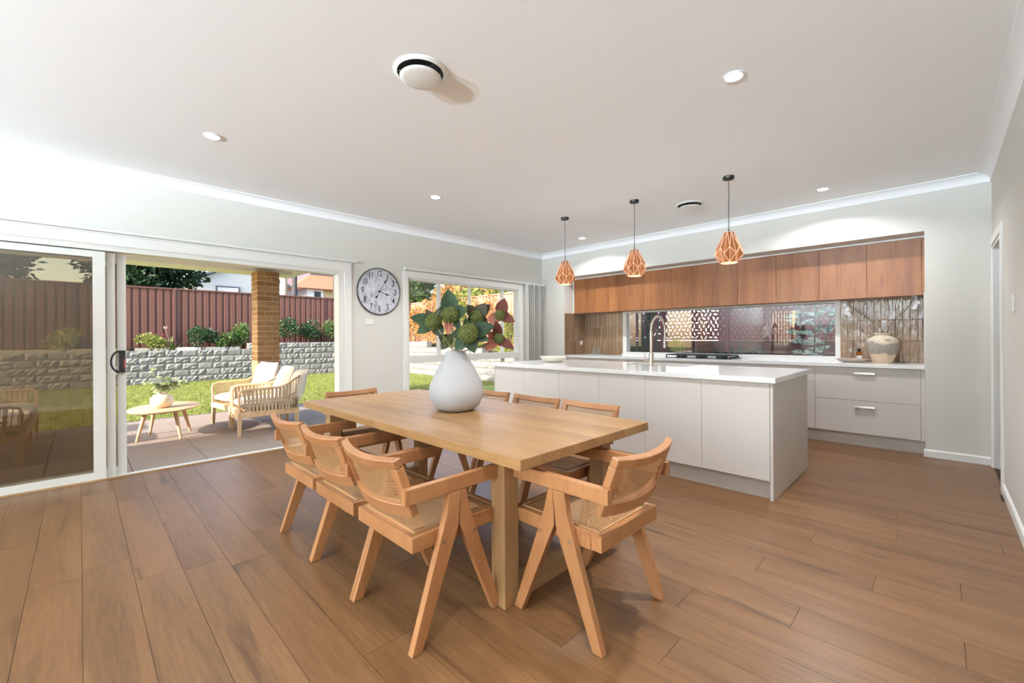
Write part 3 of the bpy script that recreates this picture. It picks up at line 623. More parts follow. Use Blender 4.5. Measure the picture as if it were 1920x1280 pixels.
# ------------------------------------------------------------------ pendants
def transl(name, c, tr, rough=.5, metal=0.0):
    t = NT(name); t.set(Base_Color=c, Roughness=rough, Metallic=metal); x = t.new('ShaderNodeBsdfTranslucent', Color=c); mx = t.new('ShaderNodeMixShader'); mx.inputs[0].default_value = tr
    t.k(t.b.outputs[0], mx.inputs[1]); t.k(x.outputs[0], mx.inputs[2]); t.k(mx.outputs[0], t.o.inputs[0]); return t.m
M['copper'] = transl('copper_facet', lin(150, 98, 58), .02, .36, .4)
M['edge'] = transl('pale_copper_edge', (1.0, .90, .84, 1), .8, .5)
M['bulb'] = emis('bulb_glow', (1, .86, .66, 1), 40)
def pendant(x, y, ztop, label):
    H = .29; t = empty('pendant_light', (x, y, ZC), 0, label, 'pendant light', 'copper pendants above the island')
    MB().lathe([(0, -.0005), (.05, -.0005), (.05, -.022), (.047, -.026), (0, -.026)], 32).build('canopy', M['black'], t, smooth=True)
    zt = ztop - ZC
    MB().tube([(0, 0, -.024), (.003, 0, -.16), (-.002, .002, -.34), (0, 0, zt + .02)], .0032, 8).build('cord', M['black'], t, smooth=True)
    MB().lathe([(.004, zt + .025), (.011, zt + .004), (.012, zt - .002), (.018, zt - .004), (.018, zt - .055), (0, zt - .055)], 16).build('socket', M['black'], t, smooth=True)
    N = 8; T = []; A = []; Bv = []; Cc = []
    for i in range(N):
        a = 2 * math.pi * i / N; b = a + math.pi / N
        T.append(Vector((.042 * math.cos(a), .042 * math.sin(a), zt))); A.append(Vector((.112 * math.cos(b), .112 * math.sin(b), zt - .53 * H)))
        Bv.append(Vector((.130 * math.cos(a), .130 * math.sin(a), zt - .76 * H))); Cc.append(Vector((.074 * math.cos(b), .074 * math.sin(b), zt - H)))
    faces = []; edges = []
    for i in range(N):
        j = (i + 1) % N; h = i - 1
        faces += [(T[i], A[h], Bv[i]), (T[i], Bv[i], A[i]), (T[i], A[i], T[j]), (A[i], Bv[i], Cc[i]), (A[i], Cc[i], Bv[j]), (Bv[i], Cc[h], Cc[i])]
        edges += [(T[i], A[i]), (T[i], A[h]), (A[i], Bv[i]), (A[i], Bv[j]), (Bv[i], Cc[i]), (Bv[i], Cc[h]), (Cc[i], Cc[j]), (T[i], T[j]), (A[i], Cc[i]), (T[i], Bv[i])]
    sh = None
    for k, tri in enumerate(faces):
        c = (tri[0] + tri[1] + tri[2]) / 3; q = [c + (p - c) * .93 for p in tri]
        sh = MB().add(q, [(0, 1, 2)]).build('facet', M['copper'], t)
    fr = MB()
    for a, b in edges: fr.bar(a, b, .0042, .0042)
    fr.build('frame', M['edge'], t)
    MB().lathe([(.0, zt - .15), (.012, zt - .147), (.021, zt - .125), (.022, zt - .105), (.014, zt - .075), (.011, zt - .055)], 16).build('bulb', M['bulb'], t, smooth=True)
    ld = bpy.data.lights.new('pendant_bulb', 'POINT'); ld.energy = PEND_W; ld.color = (1, .82, .62); ld.shadow_soft_size = .02
    lo = bpy.data.objects.new('pendant_bulb', ld); col.objects.link(lo); lo.parent = t; lo.location = (0, 0, zt - .18)
pendant(-3.368, 4.35, 2.185, 'copper geometric pendant light nearest the dining window')
pendant(-2.404, 4.36, 2.19, 'copper geometric pendant light, middle of the three')
pendant(-1.417, 4.358, 2.21, 'copper geometric pendant light nearest the doorway wall')
# ------------------------------------------------------------------ wall clock
ck = empty('wall_clock', (XL, 2.757, 1.832), 0, 'round wall clock with black numerals on a faded grey map face', 'clock')
ck.matrix_world = Matrix(((0, 0, 1, XL), (1, 0, 0, 2.757), (0, 1, 0, 1.832), (0, 0, 0, 1)))
fm = NT('faded_map_face'); v = fm.coord(); n1 = fm.noise(v, 7, 6, .6); n2 = fm.noise(v, 26, 4)
c = fm.ramp(n1, [(.36, lin(150, 150, 158)), (.46, lin(196, 196, 204)), (.56, lin(212, 212, 220)), (.66, lin(176, 175, 184))]); c = fm.mix(.25, c, fm.ramp(n2, [(.38, lin(140, 140, 150)), (.5, lin(222, 222, 228))])); fm.set(Base_Color=c, Roughness=.6)
RC = .305
MB().lathe([(0, .001), (RC - .008, .001), (RC - .008, .014), (0, .014)], 64).build('face', fm.m, ck)
MB().lathe([(RC - .010, .0005), (RC, .0005), (RC, .018), (RC - .003, .021), (RC - .010, .021), (RC - .012, .0145)], 64, caps=False).build('rim', plain('dark_rim', lin(70, 68, 70), .4, .3), ck, smooth=True)
ink = plain('clock_ink', lin(42, 42, 48), .6); fade = plain('faded_ink', lin(128, 128, 138), .6)
def text(s, x, y, size, par, m, name='numeral', z=.0145):
    cu = bpy.data.curves.new('txt', 'FONT'); cu.body = s; cu.size = size; cu.align_x = 'CENTER'; cu.align_y = 'CENTER'; cu.extrude = .0006; cu.offset = .0005
    ob = bpy.data.objects.new('txt', cu); col.objects.link(ob); bpy.context.view_layer.update()
    me = bpy.data.meshes.new_from_object(ob.evaluated_get(bpy.context.evaluated_depsgraph_get())); bpy.data.objects.remove(ob)
    me.materials.clear(); me.materials.append(m); o = link(name, me, par, (x, y, z)); return o
for h in range(1, 13):
    a = R(90 - 30 * h); o = text(str(h), .232 * math.cos(a), .232 * math.sin(a), .098, ck, ink); o.scale = (.8, 1.12, 1)
for q in range(60):
    a = R(6 * q); p = Vector((math.cos(a), math.sin(a), 0)); MB().bar(p * .279 + Vector((0, 0, .0145)), p * (.289 if q % 5 else .294) + Vector((0, 0, .0145)), .002 if q % 5 else .004, .0008, up=(0, 0, 1)).build('minute_mark', ink, ck)
for x in (-.20, -.055, .09, .215):
    hh = math.sqrt(.285 ** 2 - x * x) * .9; MB().box(x - .0012, x + .0012, -hh, hh, .0142, .0146).build('map_line', fade, ck)
for cx, cy, r in ((-.11, .05, .10), (.10, .05, .10), (.02, -.12, .075), (.13, -.11, .035)):
    MB().tube([(cx + r * math.cos(2 * math.pi * k / 32), cy + r * math.sin(2 * math.pi * k / 32), .0142) for k in range(32)], .0011, 5, closed=True).build('map_ring', fade, ck)
def hand(deg, L, tail, w, name, z):
    d = Vector((math.cos(R(deg)), math.sin(R(deg)), 0)); h = MB().bar(d * -tail + Vector((0, 0, z)), d * L + Vector((0, 0, z)), w, .0016, up=(0, 0, 1), w1=w * .5)
    n = Vector((-d.y, d.x, 0)); c = d * L * .72; h.hexa([c - d * .028 + Vector((0, 0, z - .0008)), c + n * .011 + Vector((0, 0, z - .0008)), c + d * .045 + Vector((0, 0, z - .0008)), c - n * .011 + Vector((0, 0, z - .0008)), c - d * .028 + Vector((0, 0, z + .0008)), c + n * .011 + Vector((0, 0, z + .0008)), c + d * .045 + Vector((0, 0, z + .0008)), c - n * .011 + Vector((0, 0, z + .0008))])
    if tail: h.lathe([(0, -.001), (.014, -.001), (.014, .001), (0, .001)], 16, tuple(d * -tail + Vector((0, 0, z))))
    h.build(name, M['black'], ck)
hand(58, .21, .085, .006, 'minute_hand', .0185); hand(-17, .15, .0, .007, 'hour_hand', .0165)
MB().lathe([(0, .0145), (.012, .0145), (.012, .021), (0, .022)], 16).build('hub', M['black'], ck)
# switches
t = empty('light_switch', (XL, 2.626, 1.432), 0, 'white light switch on the wall below the clock', 'light switch'); MB().box(0.0005, .009, -.058, .058, -.036, .036).build('cover', M['trim'], t, bevel=.003)
for k in (-.02, .012): MB().box(.009, .0125, k, k + .011, -.012, .012).build('rocker', M['trim'], t, bevel=.001)
t = empty('light_switch', (XR, 4.35, 1.43), 0, 'white light switch on the wall beside the doorway', 'light switch'); MB().box(-.009, -.0005, -.036, .036, -.058, .058).build('cover', M['trim'], t, bevel=.003); MB().box(-.0125, -.009, -.008, .008, -.012, .012).build('rocker', M['trim'], t, bevel=.001)
# ------------------------------------------------------------------ dining table
TX0, TX1, TY0, TY1, TZ, TT = -3.56, -1.19, 1.24, 2.305, .73, .045
dt = empty('dining_table', ((TX0 + TX1) / 2, (TY0 + TY1) / 2, 0), 0, 'long pale oak dining table with chunky square legs', 'table')
hx, hy = (TX1 - TX0) / 2, (TY1 - TY0) / 2; nb = 8; bw = 2 * hy / nb
for i in range(nb):
    y0 = -hy + i * bw; o = MB().box(-hx, hx, -bw / 2 + .0004, bw / 2 - .0004, -TT / 2, TT / 2).build('board', M['oak'], dt, bevel=.0012, seg=1, loc=(0, y0 + bw / 2, TZ - TT / 2))
LW = .088
for sx in (-1, 1):
    for sy in (-1, 1):
        x = sx * (hx - .192 - LW / 2); y = sy * (hy - .096 - LW / 2)
        MB().box(x - LW / 2, x + LW / 2, y - LW / 2, y + LW / 2, .001, TZ - TT - .001).build('leg', M['oakz'], dt, bevel=.003)
    x = sx * (hx - .192 - LW / 2); yy = hy - .096 - LW
    MB().box(x - .035, x + .035, -yy, yy, .001, .085).build('floor_rail', M['oaky'], dt, bevel=.003)
    MB().box(x - .035, x + .035, -yy, yy, TZ - TT - .09, TZ - TT - .001).build('top_rail', M['oaky'], dt, bevel=.003)
xb = hx - .192 - LW
MB().box(-xb, xb, -.03, .03, TZ - TT - .075, TZ - TT - .001).build('spine_rail', M['oak'], dt, bevel=.003)
# ------------------------------------------------------------------ chairs
def weave(w, h, pitch, fy, zt=.0016):
    """cane webbing over a w x h field; fy(u) gives the out-of-plane offset at u; paired uprights, paired cross strands and two diagonals"""
    mb = MB(); U = w / 2; V = h / 2; s = .0021; seg = 6
    def strip(a, b, lift, ww):
        pts = [(a[0] + (b[0] - a[0]) * k / seg, a[1] + (b[1] - a[1]) * k / seg) for k in range(seg + 1)]
        dx, dy = b[0] - a[0], b[1] - a[1]; L = math.hypot(dx, dy); nx, ny = -dy / L * ww / 2, dx / L * ww / 2
        vs = []
        for u, v in pts:
            for sg in (-1, 1):
                uu, vv = u + sg * nx, v + sg * ny; vs.append((uu, vv, fy(uu) + lift))
        mb.add(vs, [(2 * k, 2 * k + 1, 2 * k + 3, 2 * k + 2) for k in range(seg)])
    n = int(w / pitch); 
    for i in range(n + 1):
        u = -U + (i + .0) * w / n
        for o in (-.0026, .0026): strip((max(-U, min(U, u + o)), -V), (max(-U, min(U, u + o)), V), .0004, s)
    m = int(h / pitch)
    for i in range(m + 1):
        v = -V + i * h / m
        for o in (-.0026, .0026): strip((-U, max(-V, min(V, v + o))), (U, max(-V, min(V, v + o))), -.0004, s)
    for sg in (-1, 1):
        k = -(n + m)
        while k <= n + m:
            c = k * pitch; a = None; P = []
            for uu in (-U, U):
                vv = sg * uu + c
                if -V <= vv <= V: P.append((uu, vv))
            for vv in (-V, V):
                uu = (vv - c) * sg
                if -U < uu < U: P.append((uu, vv))
            if len(P) >= 2 and math.dist(P[0], P[1]) > .01: strip(P[0], P[1], .0010 * sg, s * 1.05)
            k += 1
    return mb
HW = .232
def make_chair():
    t = empty('dining_chair', (0, 0, 0))
    B = M['beech']
    for s in (-1, 1):
        x0, x1 = s * HW, s * (HW + .031)
        def side(poly, name): return MB().prism(poly, 'x', min(x0, x1), max(x0, x1)).build(name, B, t, bevel=.003)
        lr = side([(-.212, .001), (-.165, .001), (.012, .43), (.03, .584), (-.032, .584), (-.045, .50)], 'rear_leg')
        lf = side([(.258, .001), (.212, .001), (.022, .44), (.0312, .584), (.055, .584), (.075, .50)], 'front_leg')
        for (p, nm, par) in (((-.062, .395), 'bolt', lr), ((.098, .395), 'bolt', lf)):
            me = MB().lathe([(0, 0), (.0065, 0), (.0065, .0025), (.003, .0028), (.003, .001), (0, .001)], 14).mesh('bolt', M['steel'], True); o = link('bolt', me, par, (s * (HW + .031), p[0], p[1])); o.rotation_euler = (0, R(90) * s, 0)
        MB().box(min(x0, x1), max(x0, x1), -.238, .285, .585, .645).build('armrest', B, t, bevel=.004)
    sw = HW - .002; y0, y1, zt = -.188, .292, .440
    fr = MB(); rail = .052
    fr.box(-sw, sw, y0, y0 + rail, .378, zt).box(-sw, sw, y1 - rail, y1, .378, zt).box(-sw, -sw + rail, y0 + rail, y1 - rail, .378, zt).box(sw - rail, sw, y0 + rail, y1 - rail, .378, zt)
    seat = fr.build('seat_frame', B, t, bevel=.003)
    wv = weave(2 * sw - .066, y1 - y0 - .066, .0155, lambda u: 0).build('cane_seat', M['cane'], seat, loc=(0, (y0 + y1) / 2, zt + .0022))
    sp = MB(); a, b = sw - .032, (y1 - y0) / 2 - .032
    for p, q in (((-a, -b), (a, -b)), ((a, -b), (a, b)), ((a, b), (-a, b)), ((-a, b), (-a, -b))): sp.bar((p[0], p[1], 0), (q[0], q[1], 0), .007, .005)
    sp.build('spline', M['cane'], seat, loc=(0, (y0 + y1) / 2, zt + .0022))
    # backrest: local u across, v up the tilted plane, n out of it; the centre bows backwards
    c0 = Vector((0, -.166, .522)); c1 = Vector((0, -.252, .762)); vd = (c1 - c0); Hh = vd.length; vd.normalize(); nd = Vector((0, vd.z, -vd.y))  # nd points to the sitter (+y)
    bow = lambda u: -.040 * (1 - (u / HW) ** 2)
    br = empty('backrest', (0, 0, 0), parent=t)
    def P(u, v, n): return c0 + Vector((u, 0, 0)) + vd * v + nd * (n + bow(u))
    def rail_curved(v0, v1, th, name, uw=HW, seg=12):
        mb = MB(); vs = []
        for k in range(seg + 1):
            u = -uw + 2 * uw * k / seg
            for v, n in ((v0, -th / 2), (v1, -th / 2), (v1, th / 2), (v0, th / 2)): vs.append(P(u, v, n))
        fs = []
        for k in range(seg):
            for q in range(4): fs.append((k * 4 + q, k * 4 + (q + 1) % 4, (k + 1) * 4 + (q + 1) % 4, (k + 1) * 4 + q))
        fs += [(3, 2, 1, 0), tuple(seg * 4 + q for q in range(4))]
        return mb.add(vs, fs).build(name, B, br, bevel=.003, seg=1)
    rail_curved(Hh - .040, Hh, .032, 'top_rail'); rail_curved(0.0, .058, .032, 'bottom_rail', HW - .004)
    for s in (-1, 1):
        mb = MB(); ua, ub = s * HW, s * (HW - .036); pts = []
        for v in (.058, Hh - .040):
            for u, n in ((ua, -.016), (ub, -.016), (ub, .016), (ua, .016)): pts.append(P(u, v, n))
        st = mb.hexa(pts).build('stile', B, br, bevel=.002, seg=1)
        for v in (.085, .115):
            p = P(s * (HW - .036), v, -.0); me = MB().lathe([(0, 0), (.007, 0), (.007, .0022), (0, .0022)], 14).mesh('bolt', M['steel'], True); o = link('bolt', me, br, p); o.rotation_euler = (0, -R(90) * s, 0)
    w, h = 2 * (HW - .030), Hh - .098 + .012
    mb = weave(w, h, .0145, lambda u: 0)
    vm = (.058 + Hh - .040) / 2
    mb.v = [tuple(P(a, vm + b, c)) for a, b, c in mb.v]
    mb.build('cane_back', M['cane'], br)
    return t
chair = make_chair()
CH = [(-1.69, 1.098, 0, 'near long side, beside the table corner leg', 'cane and beech armchair at the near long side, closest to the front table leg'),
      (-2.20, 1.098, 0, '', 'cane and beech armchair in the middle of the near long side of the table'),
      (-2.71, 1.10, 0, '', 'cane and beech armchair of the near long side that is closest to the sliding door'),
      (-1.122, 1.655, 90, '', 'cane and beech armchair at the table end facing the sliding door'),
      (-3.47, 1.71, -90, '', 'cane and beech armchair at the far table end, below the clock'),
      (-1.75, 2.285, 180, '', 'cane and beech armchair on the island side, closest to the doorway end'),
      (-2.245, 2.275, 180, '', 'cane and beech armchair in the middle of the island side'),
      (-2.79, 2.285, 180, '', 'cane and beech armchair on the island side, partly behind the white vase')]
for i, (x, y, a, _, lab) in enumerate(CH):
    o = chair if i == 0 else copy_tree(chair)
    o.location = (x, y, 0); o.rotation_euler = (0, 0, R(a)); tag(o, lab, 'chair', 'cane dining armchairs')
# ------------------------------------------------------------------ white vase with magnolia leaves
VX, VY = -2.345, 1.815
t = empty('white_vase', (VX, VY, TZ), 0, 'large matt white teardrop vase on the dining table', 'vase')
MB().lathe([(0, .001), (.095, .001), (.125, .008), (.155, .035), (.178, .085), (.185, .13), (.178, .175), (.155, .23), (.12, .295), (.088, .35), (.070, .385), (.063, .402), (.059, .402), (.062, .385), (.08, .345), (.11, .29), (.145, .22), (.165, .15), (.12, .05), (0, .03)], 64).build('body', M['white_ceramic'], t, smooth=True)
M['magnolia'] = leafmat('magnolia_leaf', lin(32, 48, 34), lin(56, 74, 48), .06, .5, lin(64, 60, 44), .15)
M['magnolia_red'] = leafmat('magnolia_russet', lin(160, 100, 84), lin(130, 70, 56), .1, .55, lin(92, 50, 42), .15)
M['pod'] = plain('seed_head', lin(92, 98, 44), .8, noise=.5, nscale=160)
M['stem'] = plain('leaf_stem', lin(140, 126, 104), .7)
def leaf(mb, base, d, up, L, W, curl=.25, n=6):
    d = Vector(d).normalized(); up = Vector(up); s = d.cross(up).normalized(); up = s.cross(d); vs = []
    for k in range(n + 1):
        u = k / n; w = W / 2 * math.sin(math.pi * min(1, u ** .85)) ** .8 if 0 < u < 1 else .0008
        p = Vector(base) + d * L * u - up * curl * L * u * u
        for q in (-1, 0, 1): vs.append(p + s * w * q + up * (.18 * w * abs(q)))
    fs = []
    for k in range(n):
        for q in (0, 1): fs.append((k * 3 + q, k * 3 + q + 1, (k + 1) * 3 + q + 1, (k + 1) * 3 + q))
    return mb.add(vs, fs)
# image-right and depth axes at the vase
ER, EF = Vector((_R.x, _R.y, 0)), Vector((_F.x, _F.y, 0))
def vp(u, v, dep=0): # point at pixel offset (from the vase mouth centre) in metres
    return ER * (u / 274.0) + Vector((0, 0, 1)) * (-(v) / 274.0) + EF * dep
def pod(mb, c, r):
    g = 14; n = 150
    rr = random.Random(int(r * 1e5) + int(abs(c.x) * 1e4)); ga = math.pi * (3 - math.sqrt(5))
    for i in range(n):
        y = 1 - 2 * (i + .5) / n; q = math.sqrt(1 - y * y); d = Vector((q * math.cos(ga * i), q * math.sin(ga * i), y)); p = c + d * r * rr.uniform(.93, 1.03); e = d.cross(Vector((.3, .5, .8))).normalized(); f = d.cross(e); s = r * .125
        mb.add([p + e * s - d * s * .8, p + f * s - d * s * .8, p - e * s - d * s * .8, p - f * s - d * s * .8, p + d * s * .9], [(0, 1, 4), (1, 2, 4), (2, 3, 4), (3, 0, 4)])
    mb.lathe([(0, -r * .9), (r * .55, -r * .72), (r * .88, -r * .2), (r * .88, r * .2), (r * .55, r * .72), (0, r * .9)], 16, tuple(c))
# each spray: pod centre (px from mouth at 859,664), radius px, depth, leaves [(dx,dy) tip px, width, russet?]
SPR = [((-41, -58), 15, -.02, [((-36, -8), 19, 0), ((-26, 18), 18, 0), ((14, -24), 13, 0), ((14, 24), 18, 0), ((-12, -20), 12, 0)], 'magnolia spray reaching farthest toward the sliding door'),
       ((-9, -70), 15, -.05, [((-3, -40), 25, 0), ((27, -10), 22, 0), ((-16, -14), 12, 0), ((-4, 30), 13, 1), ((16, 22), 14, 0)], 'magnolia spray standing tallest above the vase'),
       ((37, -67), 13, .04, [((16, -22), 20, 0), ((-14, -20), 17, 0), ((-16, 10), 14, 0), ((14, 12), 12, 0)], 'magnolia spray set back behind the lower seed head'),
       ((25, -36), 18, -.09, [((40, -12), 24, 0), ((-26, 2), 20, 0), ((10, 30), 21, 0), ((-20, 26), 20, 0), ((32, 10), 18, 0), ((-4, -24), 12, 0)], 'magnolia spray with the biggest seed head in front'),
       ((82, -70), 10, .03, [((8, -27), 19, 1), ((-16, 14), 14, 1), ((24, 10), 15, 1)], 'russet magnolia spray at the upper side toward the kitchen'),
       ((80, -26), 10, .0, [((-22, 18), 14, 1), ((-4, -28), 15, 1), ((24, 16), 14, 1), ((-24, 2), 11, 1)], 'russet magnolia spray drooping toward the kitchen'),
       ((-17, -22), 10, .02, [((-10, 14), 13, 0), ((10, -12), 12, 0), ((-14, -8), 12, 0)], 'low magnolia spray beside the vase mouth')]
for (px, r, dep, lv, lab) in SPR:
    t = empty('magnolia_spray', (VX, VY, TZ + .39), 0, lab, 'foliage spray', 'magnolia sprays in the white vase')
    c = vp(px[0], px[1], dep); r = r / 274 * 1.05
    MB().tube([(px[0] / 274 * .02, 0, -.12), c * .0 + Vector((c.x * .05, c.y * .05, .0)), c * .55 + Vector((0, 0, -.01)), c], .005, 8).build('stem', M['stem'], t, smooth=True)
    pm = MB(); pod(pm, c, r); pm.build('seed_head', M['pod'], t, smooth=True)
    rv = random.Random(int(px[0] * 7 + 900)); lv = lv + [((rv.uniform(-24, 24), rv.uniform(-22, 18)), rv.uniform(12, 18), lv[-1][2]) for _ in range(3)]
    for li, (tip, w, red) in enumerate(lv):
        tv = vp(tip[0] * 1.2, tip[1] * 1.2, -.01); 
        if w == 0: w = 28
        L = max(tv.length, .05) + r * .1; mb = MB(); base = c + EF * (r * (.35 if li < len(lv) - 3 else .8)) * (1 if not red else .6) - tv.normalized() * r * .1
        leaf(mb, base, tv + EF * -.02, -EF + Vector((0, 0, .25)), L, w / 274 * 1.3, .10); mb.build('leaf', M['magnolia_red'] if red else M['magnolia'], t, smooth=True)
# ------------------------------------------------------------------ patio
ZP, ZL = -.03, -.10
pav = plain('patio_paver', lin(146, 130, 117), .75, noise=.12, nscale=18, bump=.15)
po = MB().box(-8.75, XL - .132, -4.4, 6.9, -.16, -.042).build('patio', plain('paver_bed', lin(120, 110, 102), .9), None); tag(po, 'paved patio of large beige tiles outside the sliding door', None, None, 'structure')
tw = .60; nx = 6; x0 = -8.75
key = MB().box(-tw / 2 + .003, tw / 2 - .003, -tw / 2 + .003, tw / 2 - .003, -.012, 0).mesh('paving_tile', pav, bevel=.002, seg=1)
for j in range(19):
    for i in range(6):
        xx = -8.75 + (i + .5) * tw * .953; yy = -4.4 + (j + .5) * .594
        o = link('paving_tile', key, po, (xx, yy, ZP)); o.scale = (.953, .99, 1)
kerb = MB().box(-8.80, -8.75, -4.4, 6.9, -.16, -.028).build('kerb', plain('kerb', lin(88, 82, 78), .8), None); tag(kerb, 'dark edging strip between patio and lawn', 'edging', None, 'structure')
# patio roof
white_ext = plain('exterior_white', (.86, .85, .81, 1), .6)
RY0, RY1 = -1.05, 2.89
rf_ = empty('patio_roof', (-7.1, .9, 2.4), 0, 'cream patio roof with a flat lined soffit', 'roof', None, 'structure')
def rbx(n, m, x0, x1, y0, y1, z0, z1): return MB().box(x0 + 7.1, x1 + 7.1, y0 - .9, y1 - .9, z0 - 2.4, z1 - 2.4).build(n, m, rf_, bevel=.004)
rbx('soffit', white_ext, -8.48, XL - WT, RY0, RY1, 2.455, 2.48); rbx('edge_beam', white_ext, -9.0, -8.48, RY0, RY1, 2.40, 2.62); rbx('end_beam', white_ext, -8.48, XL - WT, RY1 - .14, RY1, 2.40, 2.455)
roofm = plain('roof_tiles', lin(96, 88, 84), .8, noise=.1)
MB().prism([(-9.1 + 7.1, .21), (-9.1 + 7.1, .25), (XL - WT - .01 + 7.1, 2.0), (XL - WT - .01 + 7.1, .10), (-8.9 + 7.1, .10)], 'y', RY0 - .9, RY1 - .9).build('pitched_cover', roofm, rf_)
# main house roof and verandah eave toward the sun side
hr = MB().prism([(-5.62, 2.88), (-5.62, 2.95), (-2.4, 4.7), (2.2, 2.95), (2.2, 2.88)], 'y', YR - .5, YW + .8).build('house_roof', roofm, None); tag(hr, 'pitched tiled roof of the house itself', 'roof', None, 'structure')
# ------------------------------------------------------------------ brick column
bc = empty('brick_column', (-8.475, 2.325, ZP), 0, 'square tan brick column holding up the patio roof', 'column')
brick = NT('tan_brick'); oi = brick.new('ShaderNodeObjectInfo'); c = brick.ramp(oi.outputs['Random'], [(0, lin(134, 96, 58)), (.5, lin(160, 120, 76)), (1, lin(178, 138, 92))]); nz = brick.noise(brick.coord((1, 1, 1), 5), 45, 4); c = brick.mix(.3, c, brick.ramp(nz, [(.35, lin(112, 80, 50)), (.65, lin(190, 150, 104))])); brick.bump(nz, .4, .004); brick.set(Base_Color=c, Roughness=.85)
mort = plain('mortar', lin(206, 190, 160), .9, noise=.08)
S = .175
MB().box(-S + .006, S - .006, -S + .006, S - .006, 0, 2.43).build('mortar', mort, bc)
bm1 = MB().box(-.115, .115, -.055, .055, -.038, .038).mesh('brick', brick.m, bevel=.003, seg=1)
for k in range(28):
    z = .006 + .043 + k * .0866; f = 1 if k % 2 == 0 else -1
    for q in range(4):
        a = q * math.pi / 2; p = Vector((-f * (S - .115), -(S - .055), 0)); p.rotate(Quaternion((0, 0, 1), a))
        o = link('brick', bm1, bc, (p.x, p.y, z)); o.rotation_euler = (0, 0, a)
# ------------------------------------------------------------------ lawn
def lawnmat():
    t = NT('lawn'); n = t.noise(t.coord(), 2.5, 6, .7); n2 = t.noise(t.coord(), 40, 3); c = t.mix(t.ramp(n, [(.35, (0, 0, 0, 1)), (.65, (1, 1, 1, 1))]), lin(120, 132, 50), lin(160, 164, 78)); c = t.mix(.3, c, t.ramp(n2, [(.3, lin(84, 100, 34)), (.7, lin(176, 180, 92))])); t.bump(n2, .6, .02); return t.set(Base_Color=c, Roughness=.9)
la = MB().box(-16.45, -8.80, -6, 8.72, -.35, ZL).box(-8.80, 3.0, 6.9, 8.72, -.35, ZL).build('lawn', lawnmat(), None); tag(la, 'mown green backyard lawn', None, None, 'structure')
nr = np.random.default_rng(5)
def blades(n, x0, x1, y0, y1, h0, h1, z):
    b = np.stack([nr.uniform(x0, x1, n), nr.uniform(y0, y1, n), np.full(n, z)], 1); a = nr.uniform(0, 2 * np.pi, n); h = nr.uniform(h0, h1, n); w = .006
    d = np.stack([np.cos(a), np.sin(a), np.zeros(n)], 1) * w; ln = np.stack([nr.normal(0, .35, n), nr.normal(0, .35, n), np.ones(n)], 1) * h[:, None]
    v = np.stack([b - d, b + d, b + ln], 1).reshape(-1, 3); f = np.arange(3 * n).reshape(-1, 3); return v, f
gm = leafmat('grass_blade', lin(106, 119, 54), lin(152, 156, 88), .35, .7)
v1, f1 = blades(110000, -16.4, -8.82, -2.5, 8.65, .03, .065, ZL)
go = link('grass', fast_mesh('grass', v1, f1, gm)); tag(go, 'short grass blades covering the backyard lawn', 'grass', None, 'stuff')
# ------------------------------------------------------------------ retaining walls of split-face blocks
blockm = NT('split_concrete'); oi = blockm.new('ShaderNodeObjectInfo'); nz = blockm.noise(blockm.coord((1, 1, 1), 9), 22, 5); c = blockm.mix(nz, lin(92, 93, 92), lin(148, 147, 143)); c = blockm.mix(1.0, c, blockm.ramp(oi.outputs['Random'], [(0, (.85, .85, .86, 1)), (1, (1.08, 1.07, 1.05, 1))]), 'MULTIPLY'); blockm.bump(nz, .5, .01); blockm.set(Base_Color=c, Roughness=.9)
BL, BH = .40, .20
def block_mesh(seed, rough=.028, L=BL):
    rr = random.Random(seed); mb = MB(); ny, nz_ = 7, 4; vs = []
    for j in range(nz_ + 1):
        for i in range(ny + 1):
            e = (i in (0, ny)) or (j in (0, nz_)); vs.append((0 - (.012 if e else 0) + (0 if e else rr.uniform(-.2, 1) * rough), -L / 2 + .004 + (L - .008) * i / ny, .004 + (BH - .008) * j / nz_))
    fs = [(j * (ny + 1) + i, j * (ny + 1) + i + 1, (j + 1) * (ny + 1) + i + 1, (j + 1) * (ny + 1) + i) for j in range(nz_) for i in range(ny)]
    mb.add(vs, fs); a, b, z0, z1 = -L / 2 + .004, L / 2 - .004, .004, BH - .004
    q = [(-.012, a, z0), (-.012, b, z0), (-.012, b, z1), (-.012, a, z1), (-.22, a, z0), (-.22, b, z0), (-.22, b, z1), (-.22, a, z1)]
    mb.add(q, [(0, 1, 5, 4), (1, 2, 6, 5), (2, 3, 7, 6), (3, 0, 4, 7)]); return mb.mesh('block', blockm.m)
BMS = [block_mesh(s) for s in range(6)]; BSM = [block_mesh(s + 20, .006) for s in range(3)]
def retaining(name, label, origin, rz, length, ncourse):
    t = empty(name, origin, rz, label, 'retaining wall', 'split-face block retaining walls'); n = int(length / BL)
    MB().box(-.42, -.16, -length - .4, 0, -.1, .90).build('backing', plain('block_core', lin(96, 96, 94), .95), t)
    for c in range(7):
        off = (c % 2) * BL / 2
        for i in range(n + 1):
            y = off + i * BL
            if c < ncourse(y): link('block', rng.choice(BMS) if rng.random() < .75 else rng.choice(BSM), t, (-c * .012, -y - BL / 2 + (.0), c * BH))
    return t
# wall facing the house (+X): local -y runs toward -Y
retaining('retaining_wall', 'grey split-face block retaining wall below the brown fence', (-16.42, 8.6, ZL), 0, 11.6, lambda y: 6 if y < 4.6 else 5)
